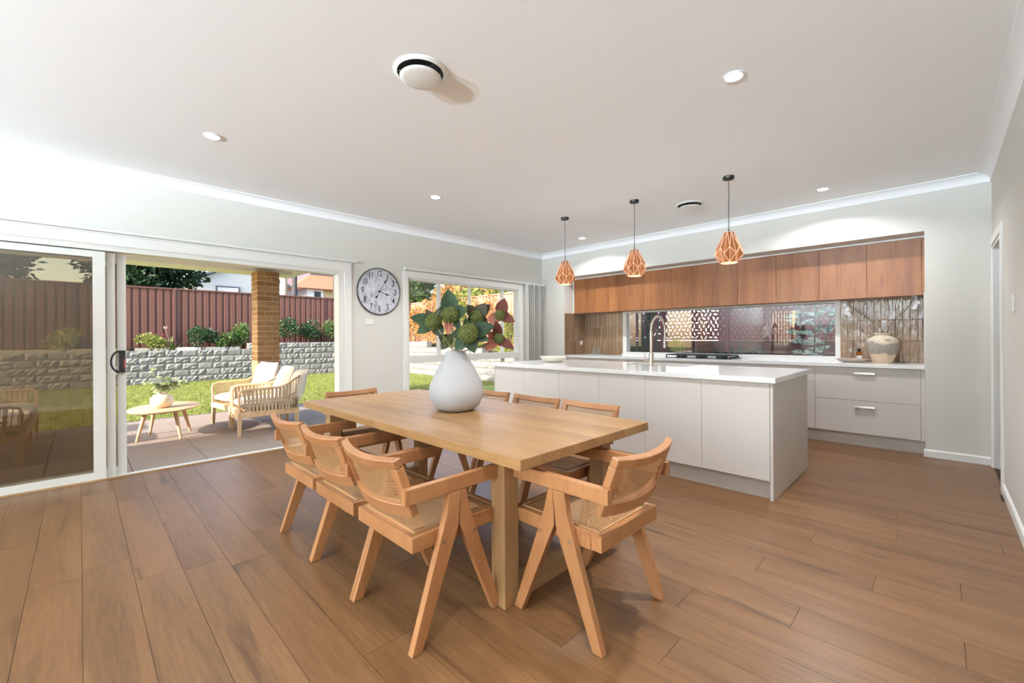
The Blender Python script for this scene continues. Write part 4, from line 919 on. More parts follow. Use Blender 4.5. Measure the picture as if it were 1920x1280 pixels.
# end wall facing -Y
t = empty('retaining_wall', (-16.4, 8.68, ZL), 0, 'sunlit stepped block retaining wall across the end of the lawn', 'retaining wall', 'split-face block retaining walls')
for c in range(6):
    off = (c % 2) * BL / 2; n = 29
    for i in range(n):
        x = off + i * BL + BL / 2
        top = 6 if x < 3.3 else (5 if x < 6.5 else 4)
        if x < 11.2 and c < top:
            o = link('block', rng.choice(BSM) if rng.random() < .8 else rng.choice(BMS), t, (x, c * .012, c * BH)); o.rotation_euler = (0, 0, R(-90))
soil = plain('garden_soil', lin(70, 52, 40), .95, noise=.4, nscale=14, bump=.8)
so = MB().box(-17.6, -16.66, -4, 4.0, -.3, .84).box(-17.6, -16.66, 4.0, 12, -.3, 1.04).box(-16.66, -13.2, 8.92, 12, -.3, 1.02).box(-13.2, -9.9, 8.92, 12, -.3, .82).box(-9.9, -5.2, 8.92, 12, -.3, .62).build('garden_bed', soil, None); tag(so, 'raised garden beds of dark soil behind the block walls', None, None, 'structure')
# ------------------------------------------------------------------ fences
def fence_mat(name, c): return plain(name, c, .55, noise=.05, nscale=6)
FB = fence_mat('brown_steel_fence', lin(98, 63, 54)); FB_LIT = fence_mat('steel_fence_sunlit', lin(176, 130, 110))  # end fence is the same steel; sunlight is put into its lighter colour
def fence_panel_mesh(L, H, m):
    mb = MB(); pr = []; n = 12; w = L / n
    for i in range(n):
        y = i * w; pr += [(y, 0), (y + w * .62, 0), (y + w * .70, -.032), (y + w * .92, -.032)]
    pr.append((L, 0)); vs = [(d, y, 0) for y, d in pr] + [(d, y, H) for y, d in pr]; k = len(pr)
    vs += [(d - .004, y, 0) for y, d in pr] + [(d - .004, y, H) for y, d in pr]
    fs = [(i, i + 1, k + i + 1, k + i) for i in range(k - 1)] + [(2 * k + i, 3 * k + i, 3 * k + i + 1, 2 * k + i + 1) for i in range(k - 1)] + [(k + i, k + i + 1, 3 * k + i + 1, 3 * k + i) for i in range(k - 1)]
    return mb.add(vs, fs).mesh('fence_panel', m)
FL, FH = 2.35, 1.92
def fence(name, loc, rz, n, label, m, H=FH, cat='fence'):
    t = empty(name, loc, rz, label, cat); pm = fence_panel_mesh(FL - .07, H - .05, m); pst = MB().box(-.04, .03, -.035, .035, 0, H).mesh('post', m, bevel=.004); rl = MB().box(-.045, .03, .035, FL - .035, 0, .05).mesh('rail', m, bevel=.006)
    for i in range(n):
        y = i * FL; link('post', pst, t, (0, y, 0)); link('sheet_panel', pm, t, (0, y + .035, .02)); link('top_rail', rl, t, (0, y, H - .045))
    link('post', pst, t, (0, n * FL, 0)); return t
fence('steel_fence', (-17.45, 2.15 - 3 * FL, .95), 0, 7, 'long reddish-brown ribbed steel fence above the block wall', FB)
fence('steel_fence', (-17.45, 10.9, 1.0), R(-90), 4, 'brown steel fence with sunlight put into its colour, overgrown with climbers behind the end wall', FB_LIT, 1.85)
# ------------------------------------------------------------------ plants
def foliage(n, centre, rad, ll, lw, seed, hollow=.35, flat=.0):
    g = np.random.default_rng(seed); d = g.normal(size=(n, 3)); d /= np.linalg.norm(d, axis=1)[:, None]; r = (hollow + (1 - hollow) * g.random(n)) ** .6
    c = np.array(centre) + d * r[:, None] * np.array(rad); ax = d + g.normal(0, .6, (n, 3)) + np.array([0, 0, .2]); ax /= np.linalg.norm(ax, axis=1)[:, None]
    s = np.cross(ax, g.normal(size=(n, 3))); s /= np.linalg.norm(s, axis=1)[:, None]; nn = np.cross(ax, s)
    L = (ll * g.uniform(.7, 1.3, n))[:, None]; W = (lw * g.uniform(.7, 1.3, n))[:, None]
    v = np.stack([c, c + ax * L * .5 + s * W * .5 + nn * W * .12, c + ax * L, c + ax * L * .5 - s * W * .5 + nn * W * .12], 1).reshape(-1, 3); return v, np.arange(4 * n).reshape(-1, 4)
GR = [leafmat('leaf_green_a', lin(58, 88, 44), lin(104, 130, 70), .3), leafmat('leaf_green_b', lin(40, 68, 44), lin(74, 104, 66), .3), leafmat('leaf_olive', lin(96, 112, 50), lin(158, 164, 84), .35), leafmat('leaf_dark', lin(24, 44, 26), lin(50, 76, 42), .25), leafmat('leaf_autumn', lin(150, 108, 66), lin(186, 150, 84), .3), leafmat('leaf_lime', lin(140, 160, 50), lin(196, 200, 90), .4)]
bark = plain('bark', lin(84, 68, 54), .9, noise=.3, nscale=12)
def merge(*vf):
    V = []; F = []; b = 0
    for v, f in vf: V.append(v); F.append(f + b); b += len(v)
    return np.concatenate(V), np.concatenate(F)
def shrub(x, y, z, w, h, m, label, seed, n=700, ll=.09, lw=.045, flower=None, group='garden shrubs along the brown fence'):
    t = empty('shrub', (x, y, z), 0, label, 'shrub', group); rr = random.Random(seed); vf = []; st = MB()
    for k in range(7):
        a = rr.uniform(0, 6.28); q = Vector((math.cos(a) * w * rr.uniform(.1, .38), math.sin(a) * w * rr.uniform(.1, .38), h * rr.uniform(.35, .8))); st.tube([(0, 0, -.03), q * .5 + Vector((0, 0, .03)), q], .008, 5)
        vf.append(foliage(n // 7, q, (w * .26, w * .26, h * .22), ll, lw, seed * 31 + k))
    v, f = merge(*vf); link('foliage', fast_mesh('foliage', v, f, m), t); t.children[0]['kind'] = 'stuff'; st.build('stems', bark, t, smooth=True)
    if flower:
        for k in range(flower[1]):
            a = rr.uniform(0, 6.28); p = Vector((math.cos(a) * w * .4, math.sin(a) * w * .4, h * rr.uniform(.75, 1.0))); mb = MB()
            for q in range(5):
                b = q * 1.256; mb.add([p, p + Vector((math.cos(b - .5) * .03, math.sin(b - .5) * .03, .015)), p + Vector((math.cos(b) * .05, math.sin(b) * .05, .02)), p + Vector((math.cos(b + .5) * .03, math.sin(b + .5) * .03, .015))], [(0, 1, 2, 3)])
            mb.build('flower', flower[0], t)
    return t
def strappy(x, y, z, n, L, m, label, seed, w=.028, group='strappy plants in the garden beds'):
    t = empty('strap_leaf_plant', (x, y, z), 0, label, 'plant', group); rr = random.Random(seed)
    for k in range(n):
        a = rr.uniform(0, 6.28); e = rr.uniform(.35, 1.3); d = Vector((math.cos(a) * math.cos(e), math.sin(a) * math.cos(e), math.sin(e))); mb = MB(); leaf(mb, (rr.uniform(-.04, .04), rr.uniform(-.04, .04), 0), d, Vector((0, 0, 1)) if e < 1.2 else Vector((math.cos(a), math.sin(a), .2)), L * rr.uniform(.7, 1.2), w, .45, 6); mb.build('leaf', m, t)
    return t
ored = plain('orange_flower', lin(214, 90, 60), .6); pinkw = plain('pink_flower', lin(220, 190, 180), .6)
shrub(-16.95, 1.5, .84, .75, .62, GR[2], 'low olive-green shrub with orange blooms by the sliding door view', 1, 800, .08, .04, (ored, 4))
strappy(-16.85, 2.02, .84, 26, .42, GR[2], 'small strap-leaf plant between the first two fence shrubs', 2)
shrub(-16.98, 2.82, .84, .72, .85, GR[1], 'upright dark green shrub under the fence, second along', 3, 900)
shrub(-16.95, 3.50, .84, .62, .62, GR[0], 'small mid-green shrub left of the upright ones by the column', 4, 700)
shrub(-17.0, 3.98, .84, .55, .92, GR[0], 'slim leafy shrub just before the brick column', 5, 800)
shrub(-17.0, 5.42, 1.04, .66, 1.05, GR[1], 'tall leafy shrub just past the brick column', 6, 900)
shrub(-17.02, 6.15, 1.04, .80, 1.0, GR[1], 'broad dark shrub with pale tips below the fence post', 7, 900, .09, .04, (pinkw, 8))
shrub(-17.0, 6.85, 1.04, .70, .9, GR[0], 'loose shrub with cream blooms at the far end of the fence', 8, 700, .08, .04, (pinkw, 14))
shrub(-17.0, -.3, .84, .8, .7, GR[2], 'olive shrub seen only through the closed glass panel', 9, 700)
# stem flower
t = empty('seed_stalk', (-16.9, 1.98, .84), 0, 'tall dried flower stalk before the fence', 'plant'); MB().tube([(0, 0, 0), (0, -.04, .4), (0, -.12, .72)], .006, 6).build('stalk', plain('dry_stalk', lin(150, 130, 110), .8), t)
hd = MB()
for k in range(14):
    a = k * .449; hd.tube([(0, -.12, .72), (.05 * math.cos(a), -.12 + .05 * math.sin(a), .74 + .03 * (k % 3))], .003, 4)
hd.build('flower_head', pinkw, t)
# planting behind the end wall (lit by the sun)
for i, (x, y, z, n, L, lab) in enumerate(((-12.6, 9.25, .82, 46, .55, 'lime strappy clump behind the pale end wall, next to the step'), (-11.8, 9.3, .82, 46, .6, 'lime strappy clump behind the pale end wall, mid length'), (-10.9, 9.25, .82, 46, .6, 'lime strappy clump right behind the big vase view'), (-9.5, 9.2, .62, 60, .75, 'large lime strappy clump at the low end of the end wall'), (-8.6, 9.2, .62, 60, .75, 'lime strappy clump nearest the house on the end wall'))):
    strappy(x, y, z, n, L, GR[5], lab, 40 + i, .045)
def climber(x, z, w, h, m, label, seed, n=1800):
    t = empty('climbing_plant', (x, 10.7, z), 0, label, 'climber', 'climbers on the terracotta fence'); vf = []; rr = random.Random(seed)
    for k in range(9): vf.append(foliage(n // 9, (rr.uniform(-w / 2, w / 2), rr.uniform(-.12, .02), h * rr.uniform(.1, .95)), (w * .25, .12, h * .2), .09, .05, seed * 17 + k))
    v, f = merge(*vf); o = link('foliage', fast_mesh('foliage', v, f, m), t); o['kind'] = 'stuff'
    st = MB()
    for k in range(5): st.tube([(rr.uniform(-.1, .1), -.05, 0), (rr.uniform(-w / 2, w / 2), -.06, h * .5), (rr.uniform(-w / 2, w / 2), -.06, h * .9)], .012, 5)
    st.build('stems', bark, t)
climber(-16.6, 1.02, 1.6, 1.7, GR[4], 'dry brownish climber in the corner of the two fences', 61)
climber(-15.0, 1.02, 1.5, 1.8, GR[4], 'russet and green climber on the back fence', 62)
climber(-13.6, 1.02, 1.3, 2.0, GR[2], 'tall yellow-green climber reaching over the back fence', 63)
climber(-12.2, .82, 1.2, 1.9, GR[4], 'dry twiggy climber on the middle of the back fence', 64, 1200)
climber(-10.6, .82, 1.0, 1.2, GR[2], 'low green climber near the far end of the back fence', 65, 1000)
# lattice on the fence
lt = empty('wire_trellis', (-10.0, 10.78, 1.3), 0, 'diagonal wire trellis fixed to the back fence', 'trellis'); lm = MB()
for k in range(-10, 26):
    for s in (-1, 1):
        a = Vector((k * .12, 0, 0)); b = a + Vector((s * 1.3, 0, 1.3)); lm.bar(a, b, .008, .006)
lm.build('mesh_wires', plain('trellis_wire', lin(120, 96, 76), .7), lt)
# ------------------------------------------------------------------ trees beyond the fences
def tree(name, x, y, z, h, crown, m, label, seed, n=9000, ll=.22, lw=.11, trunk_r=.16, blobs=14, cz=.62, spread=1.0):
    t = empty(name, (x, y, z), 0, label, 'tree', 'trees beyond the fences'); rr = random.Random(seed); vf = []; st = MB()
    st.tube([(0, 0, 0), (.05, .02, h * .35), (-.05, .05, h * .7)], trunk_r, 10, rs=[trunk_r, trunk_r * .8, trunk_r * .5])
    for k in range(blobs):
        a = rr.uniform(0, 6.28); q = Vector((math.cos(a) * crown[0] * rr.uniform(.15, .75), math.sin(a) * crown[1] * rr.uniform(.15, .75), h * cz + crown[2] * rr.uniform(-.75, .75))); st.tube([(0, .03, h * rr.uniform(.35, .6)), q * .6 + Vector((0, 0, h * .2)), q], .05, 6, rs=[.06, .04, .015])
        vf.append(foliage(n // blobs, q, (crown[0] * .42, crown[1] * .42, crown[2] * .36), ll, lw, seed * 13 + k, .2))
    v, f = merge(*vf); o = link('crown', fast_mesh('crown', v, f, m), t); o['kind'] = 'stuff'; st.build('trunk', bark, t, smooth=True); return t
tree('evergreen_tree', -21.5, 1.3, 0, 6.6, (2.0, 2.3, 2.1), GR[3], 'dense dark tree above the fence by the sliding door view', 71, 11000)
tree('evergreen_tree', -21.5, -3.2, 0, 6.8, (2.2, 2.4, 2.3), GR[3], 'dense dark tree seen through the closed glass panel', 72, 9000)
tree('evergreen_tree', -21.0, 13.6, 0, 6.5, (1.6, 1.6, 2.2), GR[0], 'tall green tree behind the corner where the fences meet', 73, 8000)
tree('autumn_tree', -17.5, 13.8, 0, 5.6, (1.6, 1.5, 1.3), GR[4], 'russet-leaved tree just beyond the back fence', 74, 6000)
tree('shrubby_tree', -14.3, 12.6, 0, 4.3, (1.2, 1.0, .7), GR[2], 'yellow-green bushy tree under the neighbouring orange roof', 75, 4500)
for x, y, r, c, lab in ((-20.3, 6.28, .14, lin(196, 176, 156), 'pale-barked straight tree trunk right of the brick column'), (-20.0, 6.62, .11, lin(70, 68, 70), 'dark straight tree trunk beside the pale trunk'), (-20.0, 8.43, .12, lin(64, 62, 64), 'dark straight tree trunk at the edge of the door opening')):
    t = empty('bare_trunk', (x, y, 0), 0, lab, 'tree', 'trees beyond the fences'); MB().tube([(0, 0, 0), (.02, 0, 3), (0, .03, 7.5)], r, 12).build('trunk', plain('trunk_bark', c, .9, noise=.25, nscale=10), t, smooth=True)
    st = MB(); 
    for k in range(4): st.tube([(0, 0, 5.6 + k * .4), (.5 * math.cos(k * 1.7), .5 * math.sin(k * 1.7), 6.4 + k * .4)], .03, 6)
    st.build('branch', bark, t)
    v, f = foliage(900, (0, 0, 7.3), (.9, .9, .8), .2, .1, int(y * 100)); o = link('crown', fast_mesh('crown', v, f, GR[3]), t); o['kind'] = 'stuff'
# ------------------------------------------------------------------ neighbouring houses
def boards(name, c):
    t = NT(name); v = t.coord(); w = t.new('ShaderNodeTexWave', Scale=2.4, wave_type='BANDS', bands_direction='Z', wave_profile='SAW'); t.k(v, w.inputs['Vector']); t.bump(w.outputs['Fac'], 1.0, .05); return t.set(Base_Color=c, Roughness=.6)
wbw = boards('white_weatherboard', (.82, .83, .86, 1)); wbb = boards('bluegrey_weatherboard', lin(176, 182, 200)); rtile = boards('orange_roof_tile', lin(184, 112, 84)); dgl = plain('dark_window_glass', (.05, .06, .07, 1), .1); greyt = plain('roof_edge', lin(90, 96, 104), .5)
t = empty('weatherboard_house', (-27, 6.3, 0), 0, 'white weatherboard house with a gable beyond the fence', 'house')
MB().prism([(-2.1, 0), (2.1, 0), (2.1, 4.3), (0, 5.35), (-2.1, 4.3)], 'x', -6, 0).build('gable_wall', wbw, t)
rfm = MB()
for s in (-1, 1): rfm.hexa([(-6.3, s * 2.4, 4.20), (.3, s * 2.4, 4.20), (.3, 0, 5.38), (-6.3, 0, 5.38), (-6.3, s * 2.4, 4.32), (.3, s * 2.4, 4.32), (.3, 0, 5.50), (-6.3, 0, 5.50)])
rfm.build('roof', greyt, t)
wf = MB().box(0.0, .06, -1.25, -.15, 2.6, 4.06).build('window', greyt, t); MB().box(.055, .075, -1.17, -.23, 2.7, 3.98).build('pane', plain('pale_blind', (.6, .62, .62, 1), .4), wf)
t = empty('tiled_roof_house', (-30, 11.5, 0), 0, 'blue-grey two-storey house with an orange tiled lower roof', 'house')
MB().box(-7, -1.6, -1.6, 5, 0, 7.2).build('upper_wall', wbb, t)
MB().hexa([(-2.0, -2.0, 4.55), (.8, -2.0, 4.55), (.8, 6, 4.55), (-2.0, 6, 4.55), (-2.0, .0, 5.75), (-1.4, .0, 5.75), (-1.4, 6, 5.75), (-2.0, 6, 5.75)]).build('lower_roof', rtile, t)
MB().box(-1.6, .4, -.9, .15, 0, 4.6).build('porch_wall', plain('white_render', (.85, .85, .83, 1), .6), t)
MB().box(-1.6, .3, .2, 5, 0, 4.55).build('lower_wall', plain('cream_render', lin(200, 180, 140), .7), t)
wf = MB().box(-1.6, -1.54, .0, 2.6, 5.75, 6.7).build('window', greyt, t); MB().box(-1.55, -1.52, .08, 2.52, 5.82, 6.62).build('pane', dgl, wf)
wf = MB().box(.40, .44, -.45, -.02, 3.5, 4.4).build('window', greyt, t); MB().box(.43, .455, -.4, -.07, 3.55, 4.35).build('pane', dgl, wf)
MB().prism([(-7.2, 7.2), (-1.2, 7.2), (-4.2, 8.6)], 'y', -1.9, 5.3).build('upper_roof', greyt, t)
t = empty('orange_roof_house', (-21, 20, 0), 0, 'neighbouring house with an orange tiled roof and green gutter', 'house')
MB().box(-4.2, 3.8, .5, 7, 0, 4.2).build('wall', plain('brick_render', lin(168, 110, 84), .8), t)
MB().hexa([(-4.9, -.2, 4.25), (4.5, -.2, 4.25), (4.5, 7.6, 4.25), (-4.9, 7.6, 4.25), (-2.6, 3.2, 6.2), (2.2, 3.2, 6.2), (2.2, 4.2, 6.2), (-2.6, 4.2, 6.2)]).build('roof', rtile, t)
MB().box(-5.0, 4.6, -.32, -.2, 4.12, 4.30).build('gutter', plain('green_gutter', lin(70, 110, 80), .5), t)
# ground beyond everything
gl = MB().box(-60, -17.6, -40, 60, -.5, -.12).box(-17.6, 40, 12, 60, -.5, -.12).box(-17.6, -8.8, -40, -6, -.5, -.12).box(-8.8, 40, -40, YR - WT, -.5, -.12).box(1.72, 40, YR - WT, 12, -.5, -.12).build('ground', plain('far_ground', lin(120, 118, 90), .95), None); tag(gl, 'grassy ground of the neighbouring gardens', None, None, 'structure')

nw = MB().box(0, 5.5, 0, .2, 0, 3.6).box(-.15, 5.65, -.2, .4, 3.6, 3.72).build('boundary_house_wall', plain('dusty_pink_render', lin(168, 128, 118), .8, noise=.05, nscale=2), None, loc=(-3.55, 10.2, -.12)); tag(nw, 'dusty pink rendered wall of the house behind the leaf screens', 'house wall')
hd = empty('hedge', (-5.9, 9.75, -.12), 0, 'dark hedge behind the leaf screens toward the garden', 'hedge'); _vf = [foliage(260, (-.75 + k * .3, 0, .5 + .55 * (k % 4)), (.35, .35, .5), .16, .08, 300 + k) for k in range(6)] + [foliage(260, (-.75 + k * .3, 0, 1.9), (.35, .35, .5), .16, .08, 320 + k) for k in range(6)]
v, f = merge(*_vf); o = link('foliage', fast_mesh('foliage', v, f, GR[3]), hd); o['kind'] = 'stuff'; MB().tube([(0, 0, 0), (0, 0, 1.5)], .05, 8).build('stem', bark, hd)
# ------------------------------------------------------------------ patio furniture
M['teak'] = wood('pale_teak', lin(186, 150, 112), lin(212, 178, 140), lin(224, 194, 158), 'z', .55, 1.0, 7, .08, None, 1.0, .1)
M['rope'] = plain('beige_rope', lin(186, 164, 138), .8, noise=.1, nscale=60)
M['cushion'] = plain('cream_cushion', lin(226, 216, 200), .9, noise=.03, nscale=50, bump=.05)
def cushion_mesh(w, d, h, name, puff=.35, n=10):
    vs = []; fs = []
    for sgn in (1, -1):
        for j in range(n + 1):
            for i in range(n + 1):
                u = i / n * 2 - 1; v = j / n * 2 - 1; e = (max(0, 1 - abs(u) ** 4) * max(0, 1 - abs(v) ** 4)) ** .5; k = 1 - .05 * (1 - abs(v)) * abs(u) ** 3
                vs.append((u * w / 2 * (1 - .03 * (1 - v * v)), v * d / 2 * (1 - .03 * (1 - u * u)), sgn * (h / 2) * (puff * .15 + e) / (1 + puff * .15)))
    for s in range(2):
        b = s * (n + 1) ** 2
        for j in range(n):
            for i in range(n):
                q = [b + j * (n + 1) + i, b + j * (n + 1) + i + 1, b + (j + 1) * (n + 1) + i + 1, b + (j + 1) * (n + 1) + i]; fs.append(tuple(q if s == 0 else q[::-1]))
    N = (n + 1) ** 2
    for k in range(n):
        for a, b in ((k, k + 1), ((n) * (n + 1) + k + 1, n * (n + 1) + k), ((k + 1) * (n + 1), k * (n + 1)), (k * (n + 1) + n, (k + 1) * (n + 1) + n)): fs.append((a, N + a, N + b, b))
    me = MB().add(vs, fs).mesh(name, M['cushion'], True)
    return me
def lounge(name, W, D, label, cat, nleg=2, group='rope patio seats'):
    """rope-sided outdoor seat facing -Y (local), origin at floor centre"""
    t = empty(name, (0, 0, 0), 0, label, cat, group); w = W / 2; d = D / 2; za, zb, zs, arm, bk = .245, .315, .315, .60, .76
    fr = MB().box(-w, w, -d, -d + .05, za, zb).box(-w, w, d - .05, d, za, zb).box(-w, -w + .05, -d + .05, d - .05, za, zb).box(w - .05, w, -d + .05, d - .05, za, zb).box(-w + .05, w - .05, -d + .05, d - .05, za + .03, za + .045)
    fr.build('seat_frame', M['teak'], t, bevel=.006)
    for i in range(nleg):
        x = -w + .03 + (W - .06) * i / (nleg - 1)
        for s in (-1, 1): MB().bar((x, s * (d - .03), zb - .02), (x + .0, s * (d - .02), .0), .05, .05, up=(1, 0, 0), w1=.034, t1=.034).build('leg', M['teak'], t, bevel=.004)
    # perimeter rail: front post up, along arm, around the raised back, and down again
    rl = []
    for s in (-1, 1):
        side = [(s * (w - .02), -d + .02, zb), (s * (w - .01), -d + .015, arm - .07), (s * (w - .005), -d + .03, arm - .02), (s * w, -d + .09, arm), (s * w, d * .35, arm + .01), (s * (w + .005), d * .62, arm + .05), (s * (w - .01), d * .86, bk - .05), (s * (w - .08), d + .06, bk - .005)]
        rl.append(side)
    path = rl[0] + [(-(w - .25), d + .10, bk), (w - .25, d + .10, bk)] + rl[1][::-1]
    MB().tube(path, .014, 8).build('top_rail', M['teak'], t, smooth=True)
    pts = [Vector(p) for p in path[2:-2]]; lens = [0]
    for a, b in zip(pts, pts[1:]): lens.append(lens[-1] + (b - a).length)
    n = int(lens[-1] / .046)
    for k in range(n + 1):
        L = lens[-1] * k / n; i = max(j for j in range(len(lens)) if lens[j] <= L + 1e-6); i = min(i, len(pts) - 2); p = pts[i].lerp(pts[i + 1], (L - lens[i]) / max(1e-6, lens[i + 1] - lens[i]))
        q = Vector((max(-w + .01, min(w - .01, p.x * .985)), max(-d + .02, min(d - .01, p.y * .93)), zb)); out = Vector((p.x / w, (p.y / d) if abs(p.y) > d * .8 else 0, 0)); 
        unit_bar('strap', q, p, .030, .007, M['rope'], t, up=tuple(Vector((1, 0, 0)) if abs(p.y) < d * .8 else Vector((0, 1, 0))))
    mid = [Vector((p[0] * .994, p[1] * .965, (p[2] + zb) / 2)) for p in path[3:-3]]; MB().tube(mid, .009, 6).build('cross_rope', M['rope'], t, smooth=True)
    ns = 1 if nleg == 2 else 2
    for k in range(ns):
        cw = (W - .08) / ns; o = link('seat_cushion', cushion_mesh(cw - .01, D - .08, .15, 'seat_cushion', 3.0), t, (-W / 2 + .04 + cw * (k + .5), -.01, zs + .075))
    return t
A = lounge('rope_armchair', .70, .72, 'rope patio armchair farther from the house, facing the coffee table', 'armchair'); A.location = (-7.42, 1.78, ZP); A.rotation_euler = (0, 0, R(8))
Bc = lounge('rope_armchair', .70, .72, 'rope patio armchair nearer the house, seen from its woven side', 'armchair'); Bc.location = (-6.62, 1.80, ZP); Bc.rotation_euler = (0, 0, R(-6))
So = lounge('rope_sofa', 2.15, .78, 'rope patio sofa partly seen through the closed glass panel', 'sofa', 3); So.location = (-7.50, -.78, ZP); So.rotation_euler = (0, 0, R(180))
def scatter_cushion(x, y, z, w, h, rx, rz, label):
    o = link('cushion', cushion_mesh(w, h, .17, 'cushion', .4)); o.location = (x, y, z); o.rotation_euler = (R(rx), 0, R(rz)); tag(o, label, 'cushion', 'cream patio cushions'); return o
scatter_cushion(-7.42, 2.02, .635, .58, .48, 72, 8, 'cream back cushion standing on the farther patio armchair')
scatter_cushion(-6.66, 2.06, .62, .56, .46, 68, -6, 'cream back cushion slumped in the nearer patio armchair')
scatter_cushion(-6.45, 2.10, .60, .45, .42, 72, 28, 'second cream cushion tucked in the corner of the nearer armchair')
scatter_cushion(-6.95, -1.02, .65, .62, .50, -66, 0, 'cream cushion on the sofa at the end nearer the house')
scatter_cushion(-7.85, -1.04, .65, .62, .50, -66, 0, 'cream cushion on the sofa at the end nearer the lawn')
t = empty('coffee_table', (-7.1, .77, ZP), R(-20), 'oval pale-timber coffee table on three splayed tapered legs', 'table')
t['label'] = 'oval pale-timber coffee table on splayed tapered legs'
MB().lathe([(0, .352), (.40, .352), (.47, .362), (.50, .375), (.50, .382), (.49, .386), (0, .386)], 56, sx=1.05, sy=.72).build('table_top', M['teak'], t, smooth=True)
for x, y in ((.21, -.20), (.21, .20), (-.21, .20), (-.21, -.20)): MB().tube([(x * .85, y * .75, .355), (x * 1.15, y * 1.1, 0)], .02, 12, rs=[.026, .014]).build('leg', M['teak'], t, smooth=True)
t = empty('round_pot', (-7.03, .735, ZP + .3865), 0, 'round cream ceramic pot on the patio coffee table', 'pot')
potm = plain('cream_pot', lin(224, 208, 188), .6, noise=.06, nscale=14, bump=.1)
MB().lathe([(0, .001), (.06, .001), (.09, .015), (.118, .055), (.122, .09), (.11, .135), (.08, .165), (.05, .176), (.046, .19), (.04, .19), (.042, .172), (.09, .13), (.1, .08), (0, .02)], 40).build('body', potm, t, smooth=True)
M['euca'] = leafmat('eucalyptus_leaf', lin(150, 168, 128), lin(196, 206, 168), .35, .55)
t = empty('eucalyptus_bunch', (-7.03, .735, ZP + .3865 + .18), 0, 'bunch of round-leaved eucalyptus in the cream pot', 'plant'); rr = random.Random(12)
for k, e in enumerate(((-.02, -.10, .30), (.02, -.15, .16), (.0, .0, .20), (.05, .12, .17), (-.05, .24, .14), (.05, .20, .10), (-.08, .08, .16), (.08, -.05, .10), (0, .28, .10))):
    e = Vector(e); MB().tube([(0, 0, -.05), e * .5 + Vector((0, 0, .04)), e], .003, 5).build('stem', M['stem'], t)
    for q in range(9):
        u = .25 + .75 * q / 8; p = e * u + Vector((0, 0, .08 * u * (1 - u) * 2)); d = Vector((rr.gauss(0, 1), rr.gauss(0, 1), rr.gauss(.2, .6))).normalized(); mb = MB(); leaf(mb, p, d, (rr.gauss(0, .5), rr.gauss(0, .5), 1), rr.uniform(.06, .10), rr.uniform(.055, .08), .15, 4); mb.build('leaf', M['euca'], t, smooth=True)
# ------------------------------------------------------------------ side passage behind the kitchen window
rscreen = plain('plum_red_metal', lin(130, 44, 62), .5, noise=.1, nscale=8)
def screen(x0, w, label, seed):
    rr = random.Random(seed); z0, H = 1.16, .84; cu = bpy.data.curves.new('scr', 'CURVE'); cu.dimensions = '2D'; cu.fill_mode = 'BOTH'; cu.extrude = .003
    def poly(pts):
        s = cu.splines.new('POLY'); s.points.add(len(pts) - 1); s.use_cyclic_u = True
        for q, p in zip(s.points, pts): q.co = (p[0], p[1], 0, 1)
    poly([(0, 0), (w, 0), (w, H), (0, H)])
    step = .086; j = 0; y = .05
    while y < H - .04:
        x = .05 + (j % 2) * step / 2
        while x < w - .04:
            a = rr.uniform(-1.1, 1.1) + (.8 if ((j + int(x / step)) % 2) else -.8); L = rr.uniform(.030, .042); W_ = rr.uniform(.010, .015); c = (x + rr.uniform(-.008, .008), y + rr.uniform(-.008, .008)); pts = []
            for k in range(10):
                th = 2 * math.pi * k / 10; lx = L * math.cos(th); ly = W_ * math.sin(th) * (1 - .35 * math.cos(th)); pts.append((c[0] + lx * math.sin(a) - ly * math.cos(a), c[1] + lx * math.cos(a) + ly * math.sin(a)))
            poly(pts); x += step
        y += step * .82; j += 1
    ob = bpy.data.objects.new('scr', cu); col.objects.link(ob); bpy.context.view_layer.update()
    me = bpy.data.meshes.new_from_object(ob.evaluated_get(bpy.context.evaluated_depsgraph_get())); bpy.data.objects.remove(ob); me.materials.clear(); me.materials.append(rscreen)
    t = empty('leaf_screen', (x0, 8.32, z0), 0, label, 'screen', 'leaf-cut privacy screens outside the kitchen window'); o = link('cut_panel', me, t); o.rotation_euler = (R(90), 0, 0)
    MB().box(-.03, 0, -.03, .03, -1.2, H).box(w, w + .03, -.03, .03, -1.2, H).build('frame', rscreen, t)
screen(-6.4, 1.17, 'plum leaf-cut screen farthest toward the garden', 81); screen(-5.17, 1.17, 'plum leaf-cut screen behind the kitchen tap', 82); screen(-3.94, 1.17, 'brightly backlit plum leaf-cut screen behind the cooktop', 83); screen(-2.71, 1.17, 'plum leaf-cut screen right of the cooktop', 84); screen(-1.48, 1.17, 'plum leaf-cut screen beside the variegated plant', 85)
pf = empty('passage_fence', (-6.4, 8.30, ZL), 0, 'dark red solid lower fence of the side passage', 'fence')
for i in range(8): MB().box(i * .775, i * .775 + .765, 0, .02, 0, 1.24).build('board_sheet', plain('dark_red_sheet', lin(96, 38, 44), .6), pf)
dark_leaf = GR[3]
def potted(x, y, z, r, h, m, label, seed, ll=.1, lw=.05, n=300):
    t = empty('potted_plant', (x, y, z), 0, label, 'potted plant', 'potted plants in the side passage')
    MB().lathe([(0, 0), (r * .7, 0), (r * .9, h * .9), (r, h), (r * .85, h), (r * .8, h * .9), (0, h * .88)], 24).build('pot', plain('plant_pot', lin(150, 138, 128), .7), t, smooth=True)
    v, f = foliage(n, (0, 0, h + r * 1.0), (r * 1.3, r * 1.3, r * 1.1), ll, lw, seed); o = link('foliage', fast_mesh('foliage', v, f, m), t); o['kind'] = 'stuff'; return t
